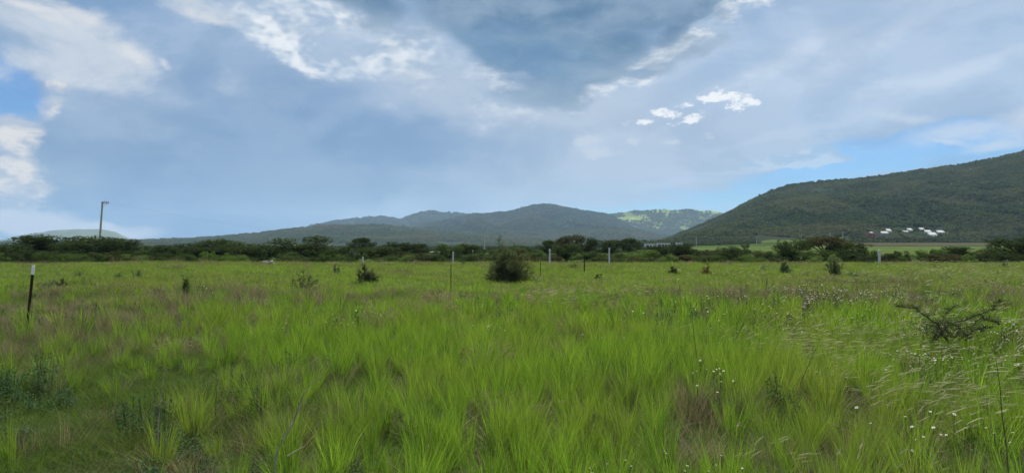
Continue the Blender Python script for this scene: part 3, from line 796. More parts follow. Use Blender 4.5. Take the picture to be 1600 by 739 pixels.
def meadow():
    r = np.random.RandomState(99)
    bands = [(1.5, 6, .155, 0), (6, 13, .19, 0), (13, 26, .30, 1), (26, 42, .50, 2), (42, 72, .72, 2)]
    P_, R_, S_, I_ = [], [], [], []
    for y0, y1, st, lod in bands:
        w = y1 * .78 + 2.5
        nx, ny = int(2 * w / st), max(1, int((y1 - y0) / st))
        gx, gy = np.meshgrid(np.linspace(-w, w, nx), np.linspace(y0, y1, ny, endpoint=False))
        X = (gx + r.uniform(-.5, .5, gx.shape) * st).ravel(); Y = (gy + r.uniform(-.5, .5, gx.shape) * st).ravel()
        k = np.abs(X) < Y * .78 + 2.2
        X, Y = X[k], Y[k]; n = len(X)
        px = 800 + F * X / Y; py = HZ + F * (EYE - .3) / Y      # photo place of the tuft's upper half
        ta = fbm(X / .55, Y / .8, 1, 2); tb = fbm(X / 2.6, Y / 3.4, 2, 3); tc_ = fbm(X / 7, Y / 9, 4, 3)
        u = r.rand(n)
        left = spot(px, py, 60, 620, 330, 190, .4)
        w_tus = (0. if lod < 2 else 1.) * (.50 + 1.2 * (ta - .45) + .7 * (tb - .5)) * sstep(py, 450, 520) * (1 - .85 * left)
        w_mid = (.26 + .6 * (tb - .4)) * (1 - .4 * left) + .25 * sstep(-py, -520, -450)
        w_fine = .40 + .9 * left + .3 * (tc_ - .5)
        w_dry = .06 + .55 * sstep(fbm(X / 9, Y / 15, 61, 3), .52, .62) * sstep(Y, 12, 22) + .3 * np.clip(tc_ - .52, 0, 1) + .9 * spot(px, py, 90, 490, 210, 38) + .5 * spot(px, py, 330, 490, 130, 36) + .9 * spot(px, py, 1085, 650, 55, 60) + .5 * spot(px, py, 590, 492, 26, 20) + .75 * spot(px, py, 1340, 452, 110, 22) \
            + .5 * spot(px, py, 1060, 505, 50, 30) + .35 * spot(px, py, 800, 590, 60, 30) + .5 * spot(px, py, 1240, 670, 60, 40) + .5 * spot(px, py, 470, 690, 60, 50) + .35 * spot(px, py, 1000, 455, 200, 14) + .5 * spot(px, py, 1570, 460, 80, 20) + .6 * spot(px, py, 250, 720, 120, 40)
        w_pink = .002 + 1.5 * spot(px, py, 692, 468, 50, 9, .4) + 1.5 * spot(px, py, 590, 485, 22, 14, .4) + .7 * spot(px, py, 300, 525, 22, 5, .4) + .5 * spot(px, py, 410, 478, 24, 12) + .2 * spot(px, py, 900, 440, 120, 10)
        w_weed = .02 + .8 * spot(px, py, 1060, 525, 42, 36) + .3 * spot(px, py, 265, 655, 60, 50) + .3 * spot(px, py, 40, 600, 60, 40) + .05 * left
        w_seed = .002 + .32 * spot(px, py, 1330, 535, 90, 30) + .12 * spot(px, py, 1440, 600, 160, 70) + .35 * spot(px, py, 880, 455, 90, 18) + 1.3 * spot(px, py, 1490, 428, 170, 14) + .3 * spot(px, py, 1150, 425, 200, 8) + .10 * spot(px, py, 1180, 520, 120, 40) + .012 * sstep(px, 900, 1100)
        w_dais = .003 + .7 * spot(px, py, 1290, 480, 90, 22) + .16 * spot(px, py, 1490, 555, 120, 30) + .3 * spot(px, py, 1150, 470, 90, 16) + .25 * spot(px, py, 1430, 470, 110, 16) + .03 * sstep(px, 850, 1050) + .10 * spot(px, py, 480, 500, 90, 16)
        Wt = np.clip(np.stack([w_tus, w_mid, w_fine, w_dry, w_pink, w_weed, w_seed, w_dais], 1), 0, 9)
        if lod == 2:
            far = np.clip(1.4 - .5 * w_dry - .3 * w_seed, .2, 9) * 1.6
            lush = sstep(tc_, .48, .60); Wt = Wt * (1 + np.stack([0 * lush, 1.5 * lush, 3.0 * (1 - lush), 1.2 * (1 - lush), 0 * lush, 0 * lush, 0 * lush, 0 * lush], 1))
            Wt = Wt * np.array([.10, .5, .5, .7, .9, .25, .6, .4])
            Wt = np.concatenate([Wt, far[:, None]], 1)
        Wt[:, 7] *= np.where(Y < 7.5, .25, 1)
        if lod == 2:
            ed = sstep(Y, 50, 62); Wt[:, 3] += 1.1 * ed * vnoise(X / 4, Y / 4, 41); Wt[:, 4] += .9 * ed * vnoise(X / 6, Y / 5, 43) ** 2; Wt[:, 2] += .8 * ed
        c = np.cumsum(Wt, 1); c /= c[:, -1:]
        sp = (u[:, None] > c).sum(1)
        # thin the carpet where it opens between the tussocks
        gap = fbm(X / .42, Y / .5, 8, 2)
        keep = np.ones(n, bool)
        if lod == 0: keep = gap > (.25 + .04 * (1 - left))
        hs = .80 + .55 * (tb - .5) + r.uniform(-.18, .22, n)
        if lod < 2: hs = hs * (.56 + .38 * sstep(tb + .5 * (ta - .5), .40, .62)) * np.where((sp == 3) | (sp == 4) | (sp >= 6), 1.3, 1)
        hs *= np.where(Y < 3.2, .78, 1)
        if y0 >= 26: hs *= .62 + .75 * fbm(X / 5, Y / 7, 31, 3) + .35 * sstep(Y, 54, 64) * fbm(X / 2.5, Y / 3, 33, 2)
        Z = ground_z(X, Y)
        sx = r.uniform(.85, 1.25, n)
        idx = np.array([gi_(lod, (KINDS_G)[s], r.randint(VAR)) for s in sp])
        leaning = (sp == 6)
        rz = np.where(leaning, r.uniform(-.5, .5, n), r.uniform(0, 6.28, n))
        rot = np.stack([r.normal(0, .05, n), r.normal(0, .05, n) + .05, rz], 1)
        if lod < 2:               # the tussocks themselves: separate clumps with gaps between them
            st2 = .33 if lod == 0 else .42
            gx, gy = np.meshgrid(np.arange(-w, w, st2), np.arange(y0, y1, st2 * .8))
            x2 = (gx + r.uniform(-.42, .42, gx.shape) * st2).ravel(); y2 = (gy + r.uniform(-.42, .42, gx.shape) * st2 * .8).ravel()
            k = (np.abs(x2) < y2 * .78 + 2.2); x2, y2 = x2[k], y2[k]
            qx = 800 + F * x2 / y2; qy = HZ + F * (EYE - .3) / y2
            pr_ = (.62 + 1.3 * (fbm(x2 / 1.7, y2 / 2.2, 21, 2) - .42)) * sstep(qy, 440, 500) * (1 - .80 * spot(qx, qy, 60, 620, 330, 190, .4)) * (1 - .7 * spot(qx, qy, 1085, 650, 55, 60)) * (1 - .6 * spot(qx, qy, 90, 490, 210, 38)) * (1 - .5 * spot(qx, qy, 1500, 540, 160, 60))
            k = r.rand(len(x2)) < pr_ * 1.15; x2, y2 = x2[k], y2[k]; n2 = len(x2)
            h2 = (.85 + .5 * (fbm(x2 / 3, y2 / 3, 23, 2) - .5) + r.uniform(-.28, .28, n2)) * np.where(y2 < 3.2, .8, 1)
            s2 = h2 * r.uniform(.9, 1.4, n2)
            P_.append(np.stack([x2, y2, ground_z(x2, y2)], 1)); R_.append(np.stack([r.normal(0, .06, n2), r.normal(0, .06, n2) + .05, r.uniform(0, 6.28, n2)], 1)); S_.append(np.stack([s2, s2, h2], 1)); I_.append(np.array([gi_(lod, 'tussock', q) for q in r.randint(0, VAR, n2)]))
        P_.append(np.stack([X, Y, Z], 1)[keep]); R_.append(rot[keep]); S_.append(np.stack([sx, sx, hs], 1)[keep]); I_.append(idx[keep])
    scatter('meadow_grass', 'tall yellow green meadow grass with tussocks, dry stems, seed heads and white flowers', np.concatenate(P_), np.concatenate(R_), np.concatenate(S_), np.concatenate(I_), g_coll)
    print('GRASS', sum(len(p) for p in P_))
meadow()

# ================================================================ trees and bushes of the hedge line
m_bark = noise_mat('dark bark', (.045, .036, .028, 1), (.09, .075, .058, 1), 14, bump=.5)
m_twig = noise_mat('grey thorn wood', (.045, .042, .034, 1), (.10, .09, .07, 1), 20)
m_leaf_dark = leaf_mat('dark mesquite leaves', (.010, .022, .008, 1), (.040, .064, .018, 1), .4, tint=True)
m_leaf_mid = leaf_mat('green bush leaves', (.022, .046, .013, 1), (.052, .092, .024, 1), .45, tint=True)
m_leaf_light = leaf_mat('light green bush leaves', (.050, .100, .024, 1), (.090, .155, .038, 1), .45, tint=True)
m_leaf_brown = leaf_mat('brownish tree leaves', (.022, .026, .012, 1), (.060, .060, .026, 1), .4, tint=True)

def crown_parts(kind, seed):
    """unit-sized crown (1 wide, 1 high, base at 0) and its trunk with limbs"""
    r = np.random.RandomState(seed)
    b, w = MB(), MB()
    lobes = []
    if kind == 'umbrella':
        for i in range(15):
            a, q = r.uniform(0, 6.28), math.sqrt(r.rand()) * .40
            lobes.append((q * math.cos(a), q * math.sin(a), .84 - .9 * q * q + r.normal(0, .05), r.uniform(.11, .17), r.uniform(.07, .13)))
        for i in range(6):
            a, q = r.uniform(0, 6.28), r.uniform(.15, .38)
            lobes.append((q * math.cos(a), q * math.sin(a), r.uniform(.42, .62), r.uniform(.09, .14), r.uniform(.07, .11)))
        h0 = .28
    elif kind == 'round':
        for i in range(20):
            a, q = r.uniform(0, 6.28), math.sqrt(r.rand()) * .38
            z = r.uniform(.22, .86) * (1 - .9 * q * q)
            lobes.append((q * math.cos(a), q * math.sin(a), z, r.uniform(.11, .18), r.uniform(.10, .17)))
        h0 = .16
    else:
        for i in range(18):
            a, q = r.uniform(0, 6.28), math.sqrt(r.rand()) * .42
            z = r.uniform(.10, .80) * (1 - 1.6 * q * q)
            lobes.append((q * math.cos(a), q * math.sin(a), max(z, .08), r.uniform(.09, .16), r.uniform(.12, .20)))
        h0 = .06
    for (x, y, z, rx, rz) in lobes:
        leaves(b, r, 170, (x, y, z), (rx * 1.1, rx * 1.1, rz * 1.1), .044, 0, up=.3)
        for q in range(3):                       # sprays that stick out of the clump
            d = r.normal(0, 1, 3); d[2] = abs(d[2]) * .8; d /= np.linalg.norm(d)
            c = np.array((x, y, z)) + d * np.array((rx, rx, rz)) * 1.05
            leaves(b, r, 12, c, (.04, .04, .045), .034, 0)
    w.tube([(0, 0, -.05), (.01, .01, h0)], [.034, .024], 7)
    for i in range(3):
        a = i * 2.1 + r.rand(); w.tube([(.0, .0, .02), (.05 * math.cos(a), .05 * math.sin(a), h0), (.12 * math.cos(a), .12 * math.sin(a), h0 + .2)], [.022, .016, .010], 5)
    for (x, y, z, rx, rz) in lobes:
        w.tube([(0, 0, h0 * .8), (x * .4, y * .4, h0 + (z - h0) * .45), (x, y, z)], [.015, .010, .004], 4, cap=False)
    V = np.concatenate(b.v)
    k = np.array((.5 / np.percentile(np.abs(V[:, 0]), 97.5), .5 / np.percentile(np.abs(V[:, 1]), 97.5), 1 / np.percentile(V[:, 2], 98.5)))
    for q in (b, w): q.v = [v * k for v in q.v]
    return b, w
CROWN = {}
for kd, cnt in (('umbrella', 3), ('round', 4), ('bush', 4)):
    for v in range(cnt): CROWN[(kd, v)] = crown_parts(kd, 300 + v * 7 + len(kd))
LM = {'dark': m_leaf_dark, 'mid': m_leaf_mid, 'light': m_leaf_light, 'brown': m_leaf_brown}
mesh_cache = {}
def tree(px, Y, wpx, top, kind, v, col, name, label, cat, group=None):
    key = (kind, v, col)
    if key not in mesh_cache:
        b, w = CROWN[(kind, v)]
        mesh_cache[key] = (b.mesh('crown', LM[col]), w.mesh('trunk', m_bark))
    x = PX(px, Y); z0 = float(ground_z(x, Y))
    t = thing(name, (x, Y, z0), label, cat, group, rz=random.uniform(0, 6.28))
    wd = wpx / F * Y * 1.15; ht = (EYE + (HZ - top + (5.0 if 230 < px < 1200 and top < 392 else 2.0)) / F * Y - z0) * 1.0
    for nm, me in zip(('crown', 'trunk'), mesh_cache[key]):
        o = link(nm, me, t); o.scale = (wd, wd * random.uniform(.8, 1), ht)
    return t
TR = [
 # px, Y, width px, top row, kind, variant, colour, name, label
 (8, 92, 70, 383, 'round', 0, 'dark', 'dark low flat topped tree of the hedge at the left edge of the photo'),
 (42, 76, 78, 394, 'bush', 0, 'dark', 'low dark bush in front of the hedge, left of the metal fence post'),
 (92, 100, 104, 371, 'round', 1, 'dark', 'tallest broad dark tree on the left, in front of the utility pole'),
 (60, 98, 56, 374, 'round', 3, 'dark', 'dark rounded tree shouldering the left side of the tallest left tree'),
 (149, 97, 84, 373, 'round', 0, 'dark', 'broad dark tree right beneath the tall leaning utility pole'),
 (194, 95, 62, 377, 'round', 2, 'dark', 'dark tree stepping down to the right of the tall utility pole'),
 (100, 78, 46, 399, 'bush', 1, 'mid', 'mid green bush at the foot of the tallest left tree'),
 (120, 74, 30, 404, 'bush', 2, 'light', 'small pale green bush at the foot of the left trees'),
 (207, 80, 40, 400, 'bush', 3, 'light', 'pale leafy bush between the left trees and the long dark thicket'),
 (236, 88, 44, 390, 'bush', 0, 'mid', 'green bush filling the gap right of the left tree group'),
 (279, 90, 66, 386, 'round', 2, 'dark', 'dark tree at the left end of the long dark thicket'),
 (309, 86, 46, 391, 'round', 3, 'dark', 'dark bush in the middle of the long thicket'),
 (341, 92, 56, 380, 'round', 1, 'dark', 'highest dark tree of the long thicket, with a rounded top'),
 (378, 88, 66, 384, 'round', 0, 'dark', 'wide dark tree at the right end of the long thicket'),
 (418, 94, 40, 389, 'round', 2, 'dark', 'dark tree behind the pale rubble pile'),
 (472, 90, 78, 375, 'round', 2, 'dark', 'large dark spreading tree behind the leaning sparse thorn bush'),
 (450, 84, 34, 396, 'bush', 1, 'mid', 'low green bush under the left side of the large spreading tree'),
 (514, 88, 28, 393, 'round', 0, 'dark', 'small dark bush just right of the large spreading tree'),
 (543, 92, 40, 391, 'bush', 2, 'dark', 'low dark bush left of the flat topped tree standing above the hedge'),
 (530, 82, 22, 403, 'bush', 3, 'light', 'small pale green bush in front of the hedge, above the smallest meadow shrub'),
 (565, 104, 40, 377, 'umbrella', 2, 'dark', 'flat topped dark tree standing alone above the hedge'),
 (592, 84, 60, 391, 'round', 3, 'dark', 'dark dense bush behind the small dark meadow bush'),
 (620, 100, 42, 384, 'umbrella', 0, 'dark', 'dark flat topped tree left of the white roofed shed'),
 (655, 100, 38, 386, 'round', 1, 'dark', 'rounded dark tree directly left of the white roofed shed'),
 (640, 82, 40, 396, 'bush', 0, 'brown', 'low brownish bush in front of the shed, left of the white post'),
 (676, 80, 34, 400, 'bush', 1, 'brown', 'low brownish bush beneath the white roofed shed'),
 (702, 92, 36, 387, 'round', 2, 'mid', 'green rounded tree behind the white post in the centre left'),
 (729, 96, 38, 387, 'round', 1, 'dark', 'dark tree left of the thin white pole with crossarm'),
 (748, 80, 60, 398, 'bush', 2, 'mid', 'low green hedge bush left of the big thorn bush'),
 (812, 98, 34, 389, 'round', 3, 'dark', 'dark tree just behind the right shoulder of the big thorn bush'),
 (836, 88, 30, 394, 'bush', 3, 'mid', 'low green bush between the big thorn bush and the next white post'),
 (856, 100, 30, 381, 'umbrella', 2, 'dark', 'small flat topped tree above the white post right of the big thorn bush'),
 (889, 106, 46, 374, 'round', 1, 'brown', 'tallest brownish tree right of the big thorn bush'),
 (885, 82, 50, 387, 'round', 0, 'dark', 'dark dense bush in front of the tall brownish tree'),
 (922, 104, 28, 379, 'round', 1, 'dark', 'small round dark tree above the hedge, right of the brownish tree'),
 (930, 84, 42, 392, 'bush', 0, 'dark', 'low dark bush left of the middle white post'),
 (955, 112, 28, 381, 'round', 1, 'dark', 'small dark tree behind the middle white post'),
 (983, 108, 32, 378, 'umbrella', 2, 'dark', 'dark flat topped tree left of the far white buildings'),
 (1000, 80, 60, 393, 'bush', 1, 'light', 'bright green low bush below the far white buildings'),
 (1032, 84, 34, 390, 'round', 2, 'dark', 'dark bush left of the dense round bush beneath the white buildings'),
 (1062, 86, 50, 387, 'round', 3, 'dark', 'dense dark round bush beneath the two storey white building'),
 (1105, 84, 42, 397, 'bush', 2, 'brown', 'low brownish brush between the two dense dark bushes right of centre'),
 (1155, 76, 68, 387, 'bush', 0, 'dark', 'wide dark bush at the field edge right of centre, under a far pole'),
 (1190, 80, 30, 395, 'bush', 3, 'dark', 'small dark bush between the wide dark bush and the right tree group'),
 (1239, 80, 54, 377, 'round', 0, 'dark', 'left tree of the dark group in front of the crop field'),
 (1288, 84, 60, 373, 'umbrella', 1, 'brown', 'brownish flat topped tree of the dark group before the crop field'),
 (1326, 80, 46, 382, 'round', 1, 'dark', 'right tree of the dark group in front of the crop field'),
 (1350, 78, 34, 390, 'bush', 2, 'dark', 'lowest dark bush of the right group, beside the white post'),
 (1274, 76, 50, 393, 'bush', 3, 'mid', 'green bush at the foot of the dark group before the crop field'),
 (1492, 80, 46, 388, 'round', 2, 'dark', 'dark bush right of the bare twiggy tree'),
 (1478, 74, 62, 399, 'bush', 1, 'brown', 'low brownish brush at the foot of the bare twiggy tree'),
 (1538, 78, 66, 385, 'bush', 0, 'dark', 'wide dark tree second from the right edge of the photo'),
 (1600, 76, 80, 373, 'round', 3, 'dark', 'tall dark tree cut by the right edge of the photo'),
 (1575, 72, 50, 394, 'bush', 2, 'dark', 'low dark bush in front of the tall tree at the right edge'),
 (-70, 92, 110, 378, 'round', 2, 'dark', 'dark tree of the hedge just beyond the left edge'),
 (1690, 80, 90, 378, 'round', 0, 'dark', 'dark tree of the hedge just beyond the right edge'),
]
for (px, Y, w, top, kd, v, col, lab) in TR:
    low = kd == 'bush' or 'bush' in lab.split(' ')[:5] or 'brush' in lab
    tree(px, Y, w, top, kd, v, col, 'hedge_bush' if low else 'thorn_tree', lab, 'bush' if low else 'tree', 'bushes of the hedge line' if low else 'trees along the far edge of the meadow')

# continuous low brush between and behind them
def brush():
    r = np.random.RandomState(5)
    n = 620
    px = r.uniform(-300, 1900, n); Y = r.uniform(70, 112, n)
    X = (px - 800) / F * Y
    dens = np.interp(px, [-300, 400, 430, 470, 760, 1200, 1360, 1380, 1500, 1900], [1, 1, .8, 1, 1, .9, .8, .35, .6, 1])
    k = r.rand(n) < dens; px, X, Y = px[k], X[k], Y[k]; n = len(X)
    w = r.uniform(1.4, 3.0, n)
    topz = np.interp(px, [-300, 230, 420, 1100, 1380, 1480, 1900], [1.25, 1.15, .95, .95, 1.2, 1.3, 1.3]) * r.uniform(.4, 1.1, n)
    cols = ['dark', 'mid', 'brown', 'light']
    meshes = [CROWN[('bush', v)][0].mesh('brush', LM[c]) for c in cols for v in range(4)]
    cc = proto_collection('brush', meshes)
    pick = np.array([r.choice(4, p=[.42, .33, .15, .10]) for _ in range(n)])
    # crop-side brush is browner
    idx = pick * 4 + r.randint(0, 4, n)
    scatter('hedge_brush', 'low tangled brush filling the hedge line between the trees', np.stack([X, Y, ground_z(X, Y) - .05], 1), np.stack([0 * X, 0 * X, r.uniform(0, 6.28, n)], 1), np.stack([w, w, topz], 1), idx, cc)
brush()

# ================================================================ thorn bushes in the meadow
def thorn(name, px, py, Y, wpx, top, nb, seed, label, cat='bush', leaf=1.0, lean=0.0, spread=1.0, m_l=None, leafs=.03, hair=2.0):
    """a shrub of forking woody stems with small leaves along its twigs"""
    r = np.random.RandomState(seed)
    x = PX(px, Y); z0 = float(ground_z(x, Y))
    t = thing(name, (x, Y, z0), label, cat)
    H = EYE + (HZ - top) / F * Y - z0; Wd = wpx / F * Y / 2
    wood, fol = MB(), MB()
    def twig(p, d, L, rad, lev):
        n = 3; pts = [p]
        for i in range(n):
            d = d + r.normal(0, .18, 3); d /= np.linalg.norm(d); pts.append(pts[-1] + d * L / n)
        wood.tube(pts, [rad, rad * .8, rad * .6, rad * .3], 3, cap=False)
        for k in range(int(6 * leaf)):
            i = r.randint(1, n + 1); leaves(fol, r, 3, pts[i] + (pts[i - 1] - pts[i]) * r.rand(), (leafs * 1.3,) * 3, leafs, 0)
        if lev < 1 + (hair > 2):
            for k in range(3):
                dd = d + r.normal(0, .6, 3); dd /= np.linalg.norm(dd)
                twig(pts[r.randint(1, n + 1)], dd, L * .6, max(rad * .6, .003), lev + 1)
    # stems reach for points spread over the shrub's outline, low ones sideways, high ones up
    for k in range(nb):
        a = k * 2.399 + r.uniform(-.3, .3)
        e = math.asin(min(1, (k + .5) / nb)) * .92 + .10
        e = math.pi / 2 - (math.pi / 2 - e) * spread if spread < 1 else e
        u = r.uniform(.62, 1.03) if nb > 12 else r.uniform(.72, 1.0)
        tip = np.array([Wd * (math.cos(e) * (1.12 - .35 * math.sin(e)) * math.cos(a) + lean * .6 * math.sin(e)), Wd * math.cos(e) * (1.12 - .35 * math.sin(e)) * math.sin(a), H * (math.sin(e) * .92 + .04)]) * u
        mid = tip * np.array((.62, .62, .38)) + r.normal(0, .05, 3) * H
        b0 = np.array([r.normal(0, .04), r.normal(0, .04), -.03])
        n = 7; pts = []
        for i in range(n + 1):
            s = i / n; pts.append(b0 * (1 - s) ** 2 + mid * 2 * s * (1 - s) + tip * s * s + r.normal(0, .018, 3) * H * (0 < i))
        r0 = .009 + .009 * H
        wood.tube(pts, [r0 * (1 - .75 * i / n) for i in range(n + 1)], 5, cap=False)
        dirn = tip / np.linalg.norm(tip)
        for i in range(2, n + 1):
            for q in range(3):
                dd = dirn * .8 + r.normal(0, .65, 3); dd[2] += .1; dd /= np.linalg.norm(dd)
                twig(pts[i] + (pts[i - 1] - pts[i]) * r.rand(), dd, H * r.uniform(.08, .20), r0 * .35, 0)
    wood.build('branches', m_twig, t)
    if leaf > 0: fol.build('foliage', m_l or m_leaf_dark, t)
    return t
m_leaf_olive = leaf_mat('olive thorn leaves', (.045, .068, .030, 1), (.14, .18, .085, 1), .45, tint=True)
m_leaf_rust = leaf_mat('rusty dry leaves', (.07, .065, .03, 1), (.16, .13, .06, 1), .45, tint=True)
m_leaf_grey = leaf_mat('grey green shrub leaves', (.08, .12, .06, 1), (.14, .19, .09, 1), .45, tint=True)
thorn('thorn_bush', 794, 440, 33, 86, 367, 26, 21, 'large dark thorn bush standing alone in the middle of the meadow', leaf=.42, m_l=m_leaf_olive, leafs=.042, hair=3)
thorn('thorn_bush', 474, 452, 27.5, 58, 417, 8, 22, 'sparse see-through thorn bush with spreading branches, left of centre in the meadow', leaf=.8, spread=1.3, lean=-.25, m_l=m_leaf_olive, leafs=.026)
thorn('thorn_bush', 574, 440, 33, 34, 407, 8, 23, 'small dark leaning thorn bush left of the large thorn bush', leaf=1.6, lean=-.3, spread=.9, m_l=m_leaf_olive, leafs=.034)
thorn('meadow_shrub', 526, 426, 44, 17, 409, 5, 24, 'smallest twiggy shrub, halfway between the two thorn bushes left of centre', leaf=1.0, m_l=m_leaf_grey, leafs=.03)
thorn('meadow_shrub', 1227, 426, 42, 21, 405, 7, 25, 'small pale grey green shrub in front of the dark tree group on the right', leaf=1.6, spread=.9, m_l=m_leaf_grey, leafs=.038)
thorn('meadow_shrub', 1304, 431, 39, 30, 394, 8, 26, 'upright leafy shrub with a loose top in front of the dark group on the right', leaf=.8, spread=.7, m_l=m_leaf_grey, leafs=.042)
thorn('meadow_shrub', 96, 448, 29, 23, 434, 7, 27, 'little dark dry bush right of the metal fence post', leaf=.7, spread=1.5, leafs=.026)
thorn('meadow_shrub', 290, 462, 24, 19, 430, 6, 28, 'tall bright green weed with a thin stem, left part of the meadow', cat='plant', leaf=.8, spread=.5, m_l=m_leaf_light, leafs=.024)
thorn('meadow_shrub', 1103, 424, 42, 17, 409, 6, 29, 'low reddish brown bush below the crop strip, right of centre', leaf=.8, m_l=m_leaf_rust, leafs=.035)
thorn('bare_tree', 1468, 0, 78, 30, 378, 6, 30, 'bare twiggy tree standing before the fallow field on the right', cat='tree', leaf=.12, leafs=.05, m_l=m_leaf_brown)
thorn('meadow_shrub', 935, 436, 36, 18, 426, 5, 33, 'small bright green weed tuft right of the large thorn bush', cat='plant', leaf=2.2, spread=1.2, m_l=m_leaf_light, leafs=.04)
thorn('meadow_shrub', 1052, 424, 42, 16, 414, 5, 34, 'little dark green weed left of the low reddish brown bush', cat='plant', leaf=1.8, spread=1.2, m_l=m_leaf_mid, leafs=.04)

# fallen dark thorn branch on the right: wood lying over the grass
def fallen():
    r = np.random.RandomState(41)
    Y = 10.6
    o = P(1500, 528, Y); gz = float(ground_z(o.x, Y))
    t = thing('fallen_thorn_branch', (o.x, Y, gz), 'dark thorny branch sprawled over the grass on the right, its tip hooking up', 'branch')
    wood, fol = MB(), MB()
    def loc(px, py, dy=0): p = P(px, py, Y + dy); return np.array((p.x - o.x, p.y - Y, p.z - gz))
    mains = [[(1462, 532, 0), (1480, 508, .1), (1505, 500, .2), (1530, 490, .1), (1552, 482, 0), (1560, 470, 0)],
             [(1500, 532, .2), (1512, 512, .2), (1535, 496, .3), (1548, 500, .3), (1562, 507, .3)],
             [(1455, 534, -.1), (1466, 512, 0), (1478, 490, .1), (1490, 480, .2)],
             [(1480, 534, 0), (1465, 506, -.1), (1440, 492, -.1), (1428, 480, 0), (1400, 478, .1)],
             [(1520, 532, .1), (1500, 512, 0), (1478, 502, -.2)],
             [(1510, 530, 0), (1524, 515, .1), (1545, 512, .2)]]
    for mp in mains:
        pts = [loc(*q) for q in mp]
        # refine with small kinks
        P2 = []
        for a, b in zip(pts[:-1], pts[1:]):
            for k in range(3): P2.append(a + (b - a) * k / 3 + r.normal(0, .010, 3))
        P2.append(pts[-1]); n = len(P2)
        wood.tube(P2, [.013 * (1 - .75 * i / n) for i in range(n)], 6)
        for i in range(1, n):
            for q in range(9):
                d = r.normal(0, 1, 3); d[2] = abs(d[2]) * .6; d /= np.linalg.norm(d)
                L = r.uniform(.04, .15)
                e = P2[i] + d * L; mdl = P2[i] + d * L * .5 + r.normal(0, .012, 3)
                wood.tube([P2[i], mdl, e], [.004, .003, .0015], 3, cap=False)
                leaves(fol, r, 6, e, (.035, .035, .03), .017)
                leaves(fol, r, 4, mdl, (.03, .03, .03), .015)
    base = loc(1482, 520, 0)
    for q in range(170):          # the matted twigs where the branches meet
        p0 = base + r.normal(0, 1, 3) * (.22, .12, .06); d = r.normal(0, 1, 3); d[0] *= 1.5; d[2] = abs(d[2]) * .7; d /= np.linalg.norm(d)
        L = r.uniform(.06, .20); wood.tube([p0, p0 + d * L * .5 + r.normal(0, .01, 3), p0 + d * L], [.004, .003, .0015], 3, cap=False)
        leaves(fol, r, 5, p0 + d * L, (.03, .03, .03), .016)
    wood.build('branches', m_twig, t); fol.build('foliage', m_leaf_olive, t)
fallen()

# bare dead stick in the foreground, dark stalk at the right, straw stalks
m_dead = noise_mat('bleached dead wood', (.20, .17, .13, 1), (.34, .30, .24, 1), 30, bump=.3)
m_stalk = noise_mat('dark dry stalk', (.07, .055, .035, 1), (.14, .11, .07, 1), 30)
def stick(name, Y, pts, rad, m, label, cat, forks=()):
    o = P(pts[0][0], pts[0][1], Y)
    t = thing(name, tuple(o), label, cat)
    b = MB()
    q = [tuple(P(a, c, Y + dy) - o) for a, c, dy in pts]
    n = len(q); b.tube(q, [rad * (1 - .6 * i / (n - 1)) for i in range(n)], 6)
    b.build('stem', m, t)
    for f in forks:
        w = MB(); w.tube([tuple(P(a, c, Y + dy) - o) for a, c, dy in f], [rad * .6, rad * .45, rad * .25][:len(f)], 5); w.build('side_twig', m, t)
    return t
stick('dead_branch', 4.6, [(428, 745, 0), (432, 706, 0), (444, 684, .05), (458, 660, .1), (468, 630, .1), (476, 612, .1), (486, 600, .15), (503, 589, .15)], .0068, m_dead,
      'bleached bare dead branch rising crookedly from the grass, lower left foreground', 'branch', [[(444, 684, .05), (462, 650, .15), (473, 628, .2)], [(449, 712, 0), (462, 704, .05), (474, 697, .1)]])
stick('dry_stalk', 3.7, [(1577, 760, 0), (1573, 700, 0), (1566, 650, 0), (1562, 600, .05), (1556, 560, .05)], .0034, m_stalk, 'dark upright dry stalk near the right edge in the foreground', 'stalk')
stick('dry_stalk', 5.2, [(247, 690, 0), (249, 640, 0), (254, 604, 0), (258, 575, .05)], .0040, m_dead, 'pale straw coloured stalk standing in the dark grass, left foreground', 'stalk')
stick('dry_stalk', 5.0, [(337, 650, 0), (338, 610, 0), (337, 560, .05)], .0030, m_stalk, 'thin dark upright stalk right of the pale straw stalk, left foreground', 'stalk')
stick('dry_stalk', 7.5, [(1082, 500, 0), (1085, 530, .0), (1089, 560, .05)][::-1], .0035, m_stalk, 'thin dark stalk in the blue green weeds right of centre', 'stalk')
stick('dry_stalk', 6.0, [(1250, 600, 0), (1268, 560, 0), (1281, 532, .05)], .0030, m_stalk, 'thin dark slanting stalk among the leaning seed heads', 'stalk')

# ================================================================ fence posts
m_concrete = noise_mat('pale concrete', (.50, .50, .48, 1), (.64, .64, .61, 1), 6, bump=.2)
m_white = noise_mat('white paint', (.74, .74, .72, 1), (.82, .82, .80, 1), 9)
m_steel = noise_mat('dark rusty steel', (.030, .022, .018, 1), (.060, .040, .030, 1), 25, bump=.2)
def post(px, Y, top, label, w=.14):
    x = PX(px, Y); z0 = float(ground_z(x, Y)); H = EYE + (HZ - top) / F * Y - z0
    t = thing('fence_post', (x, Y, z0), label, 'fence post', 'pale fence posts along the far edge of the meadow')
    b = MB(); b.box((0, 0, H / 2 - .1), (w, w, H + .2), .1, taper=.9); b.build('shaft', m_concrete, t)
    c = MB(); c.box((0, 0, H + .03), (w * .9, w * .9, .06), .1, taper=.35); c.build('cap', m_concrete, t)
    for k in range(3):
        s = MB(); z = H * (.35 + .25 * k); s.tube([(-w * .5, -w * .52, z), (w * .5, -w * .52, z)], .008, 5); s.build('wire_staple', m_steel, t)
post(708, 66, 394.0, 'white fence post left of the thin white pole with crossarm')
post(859, 66, 390.0, 'white fence post between the big thorn bush and the brownish tree')
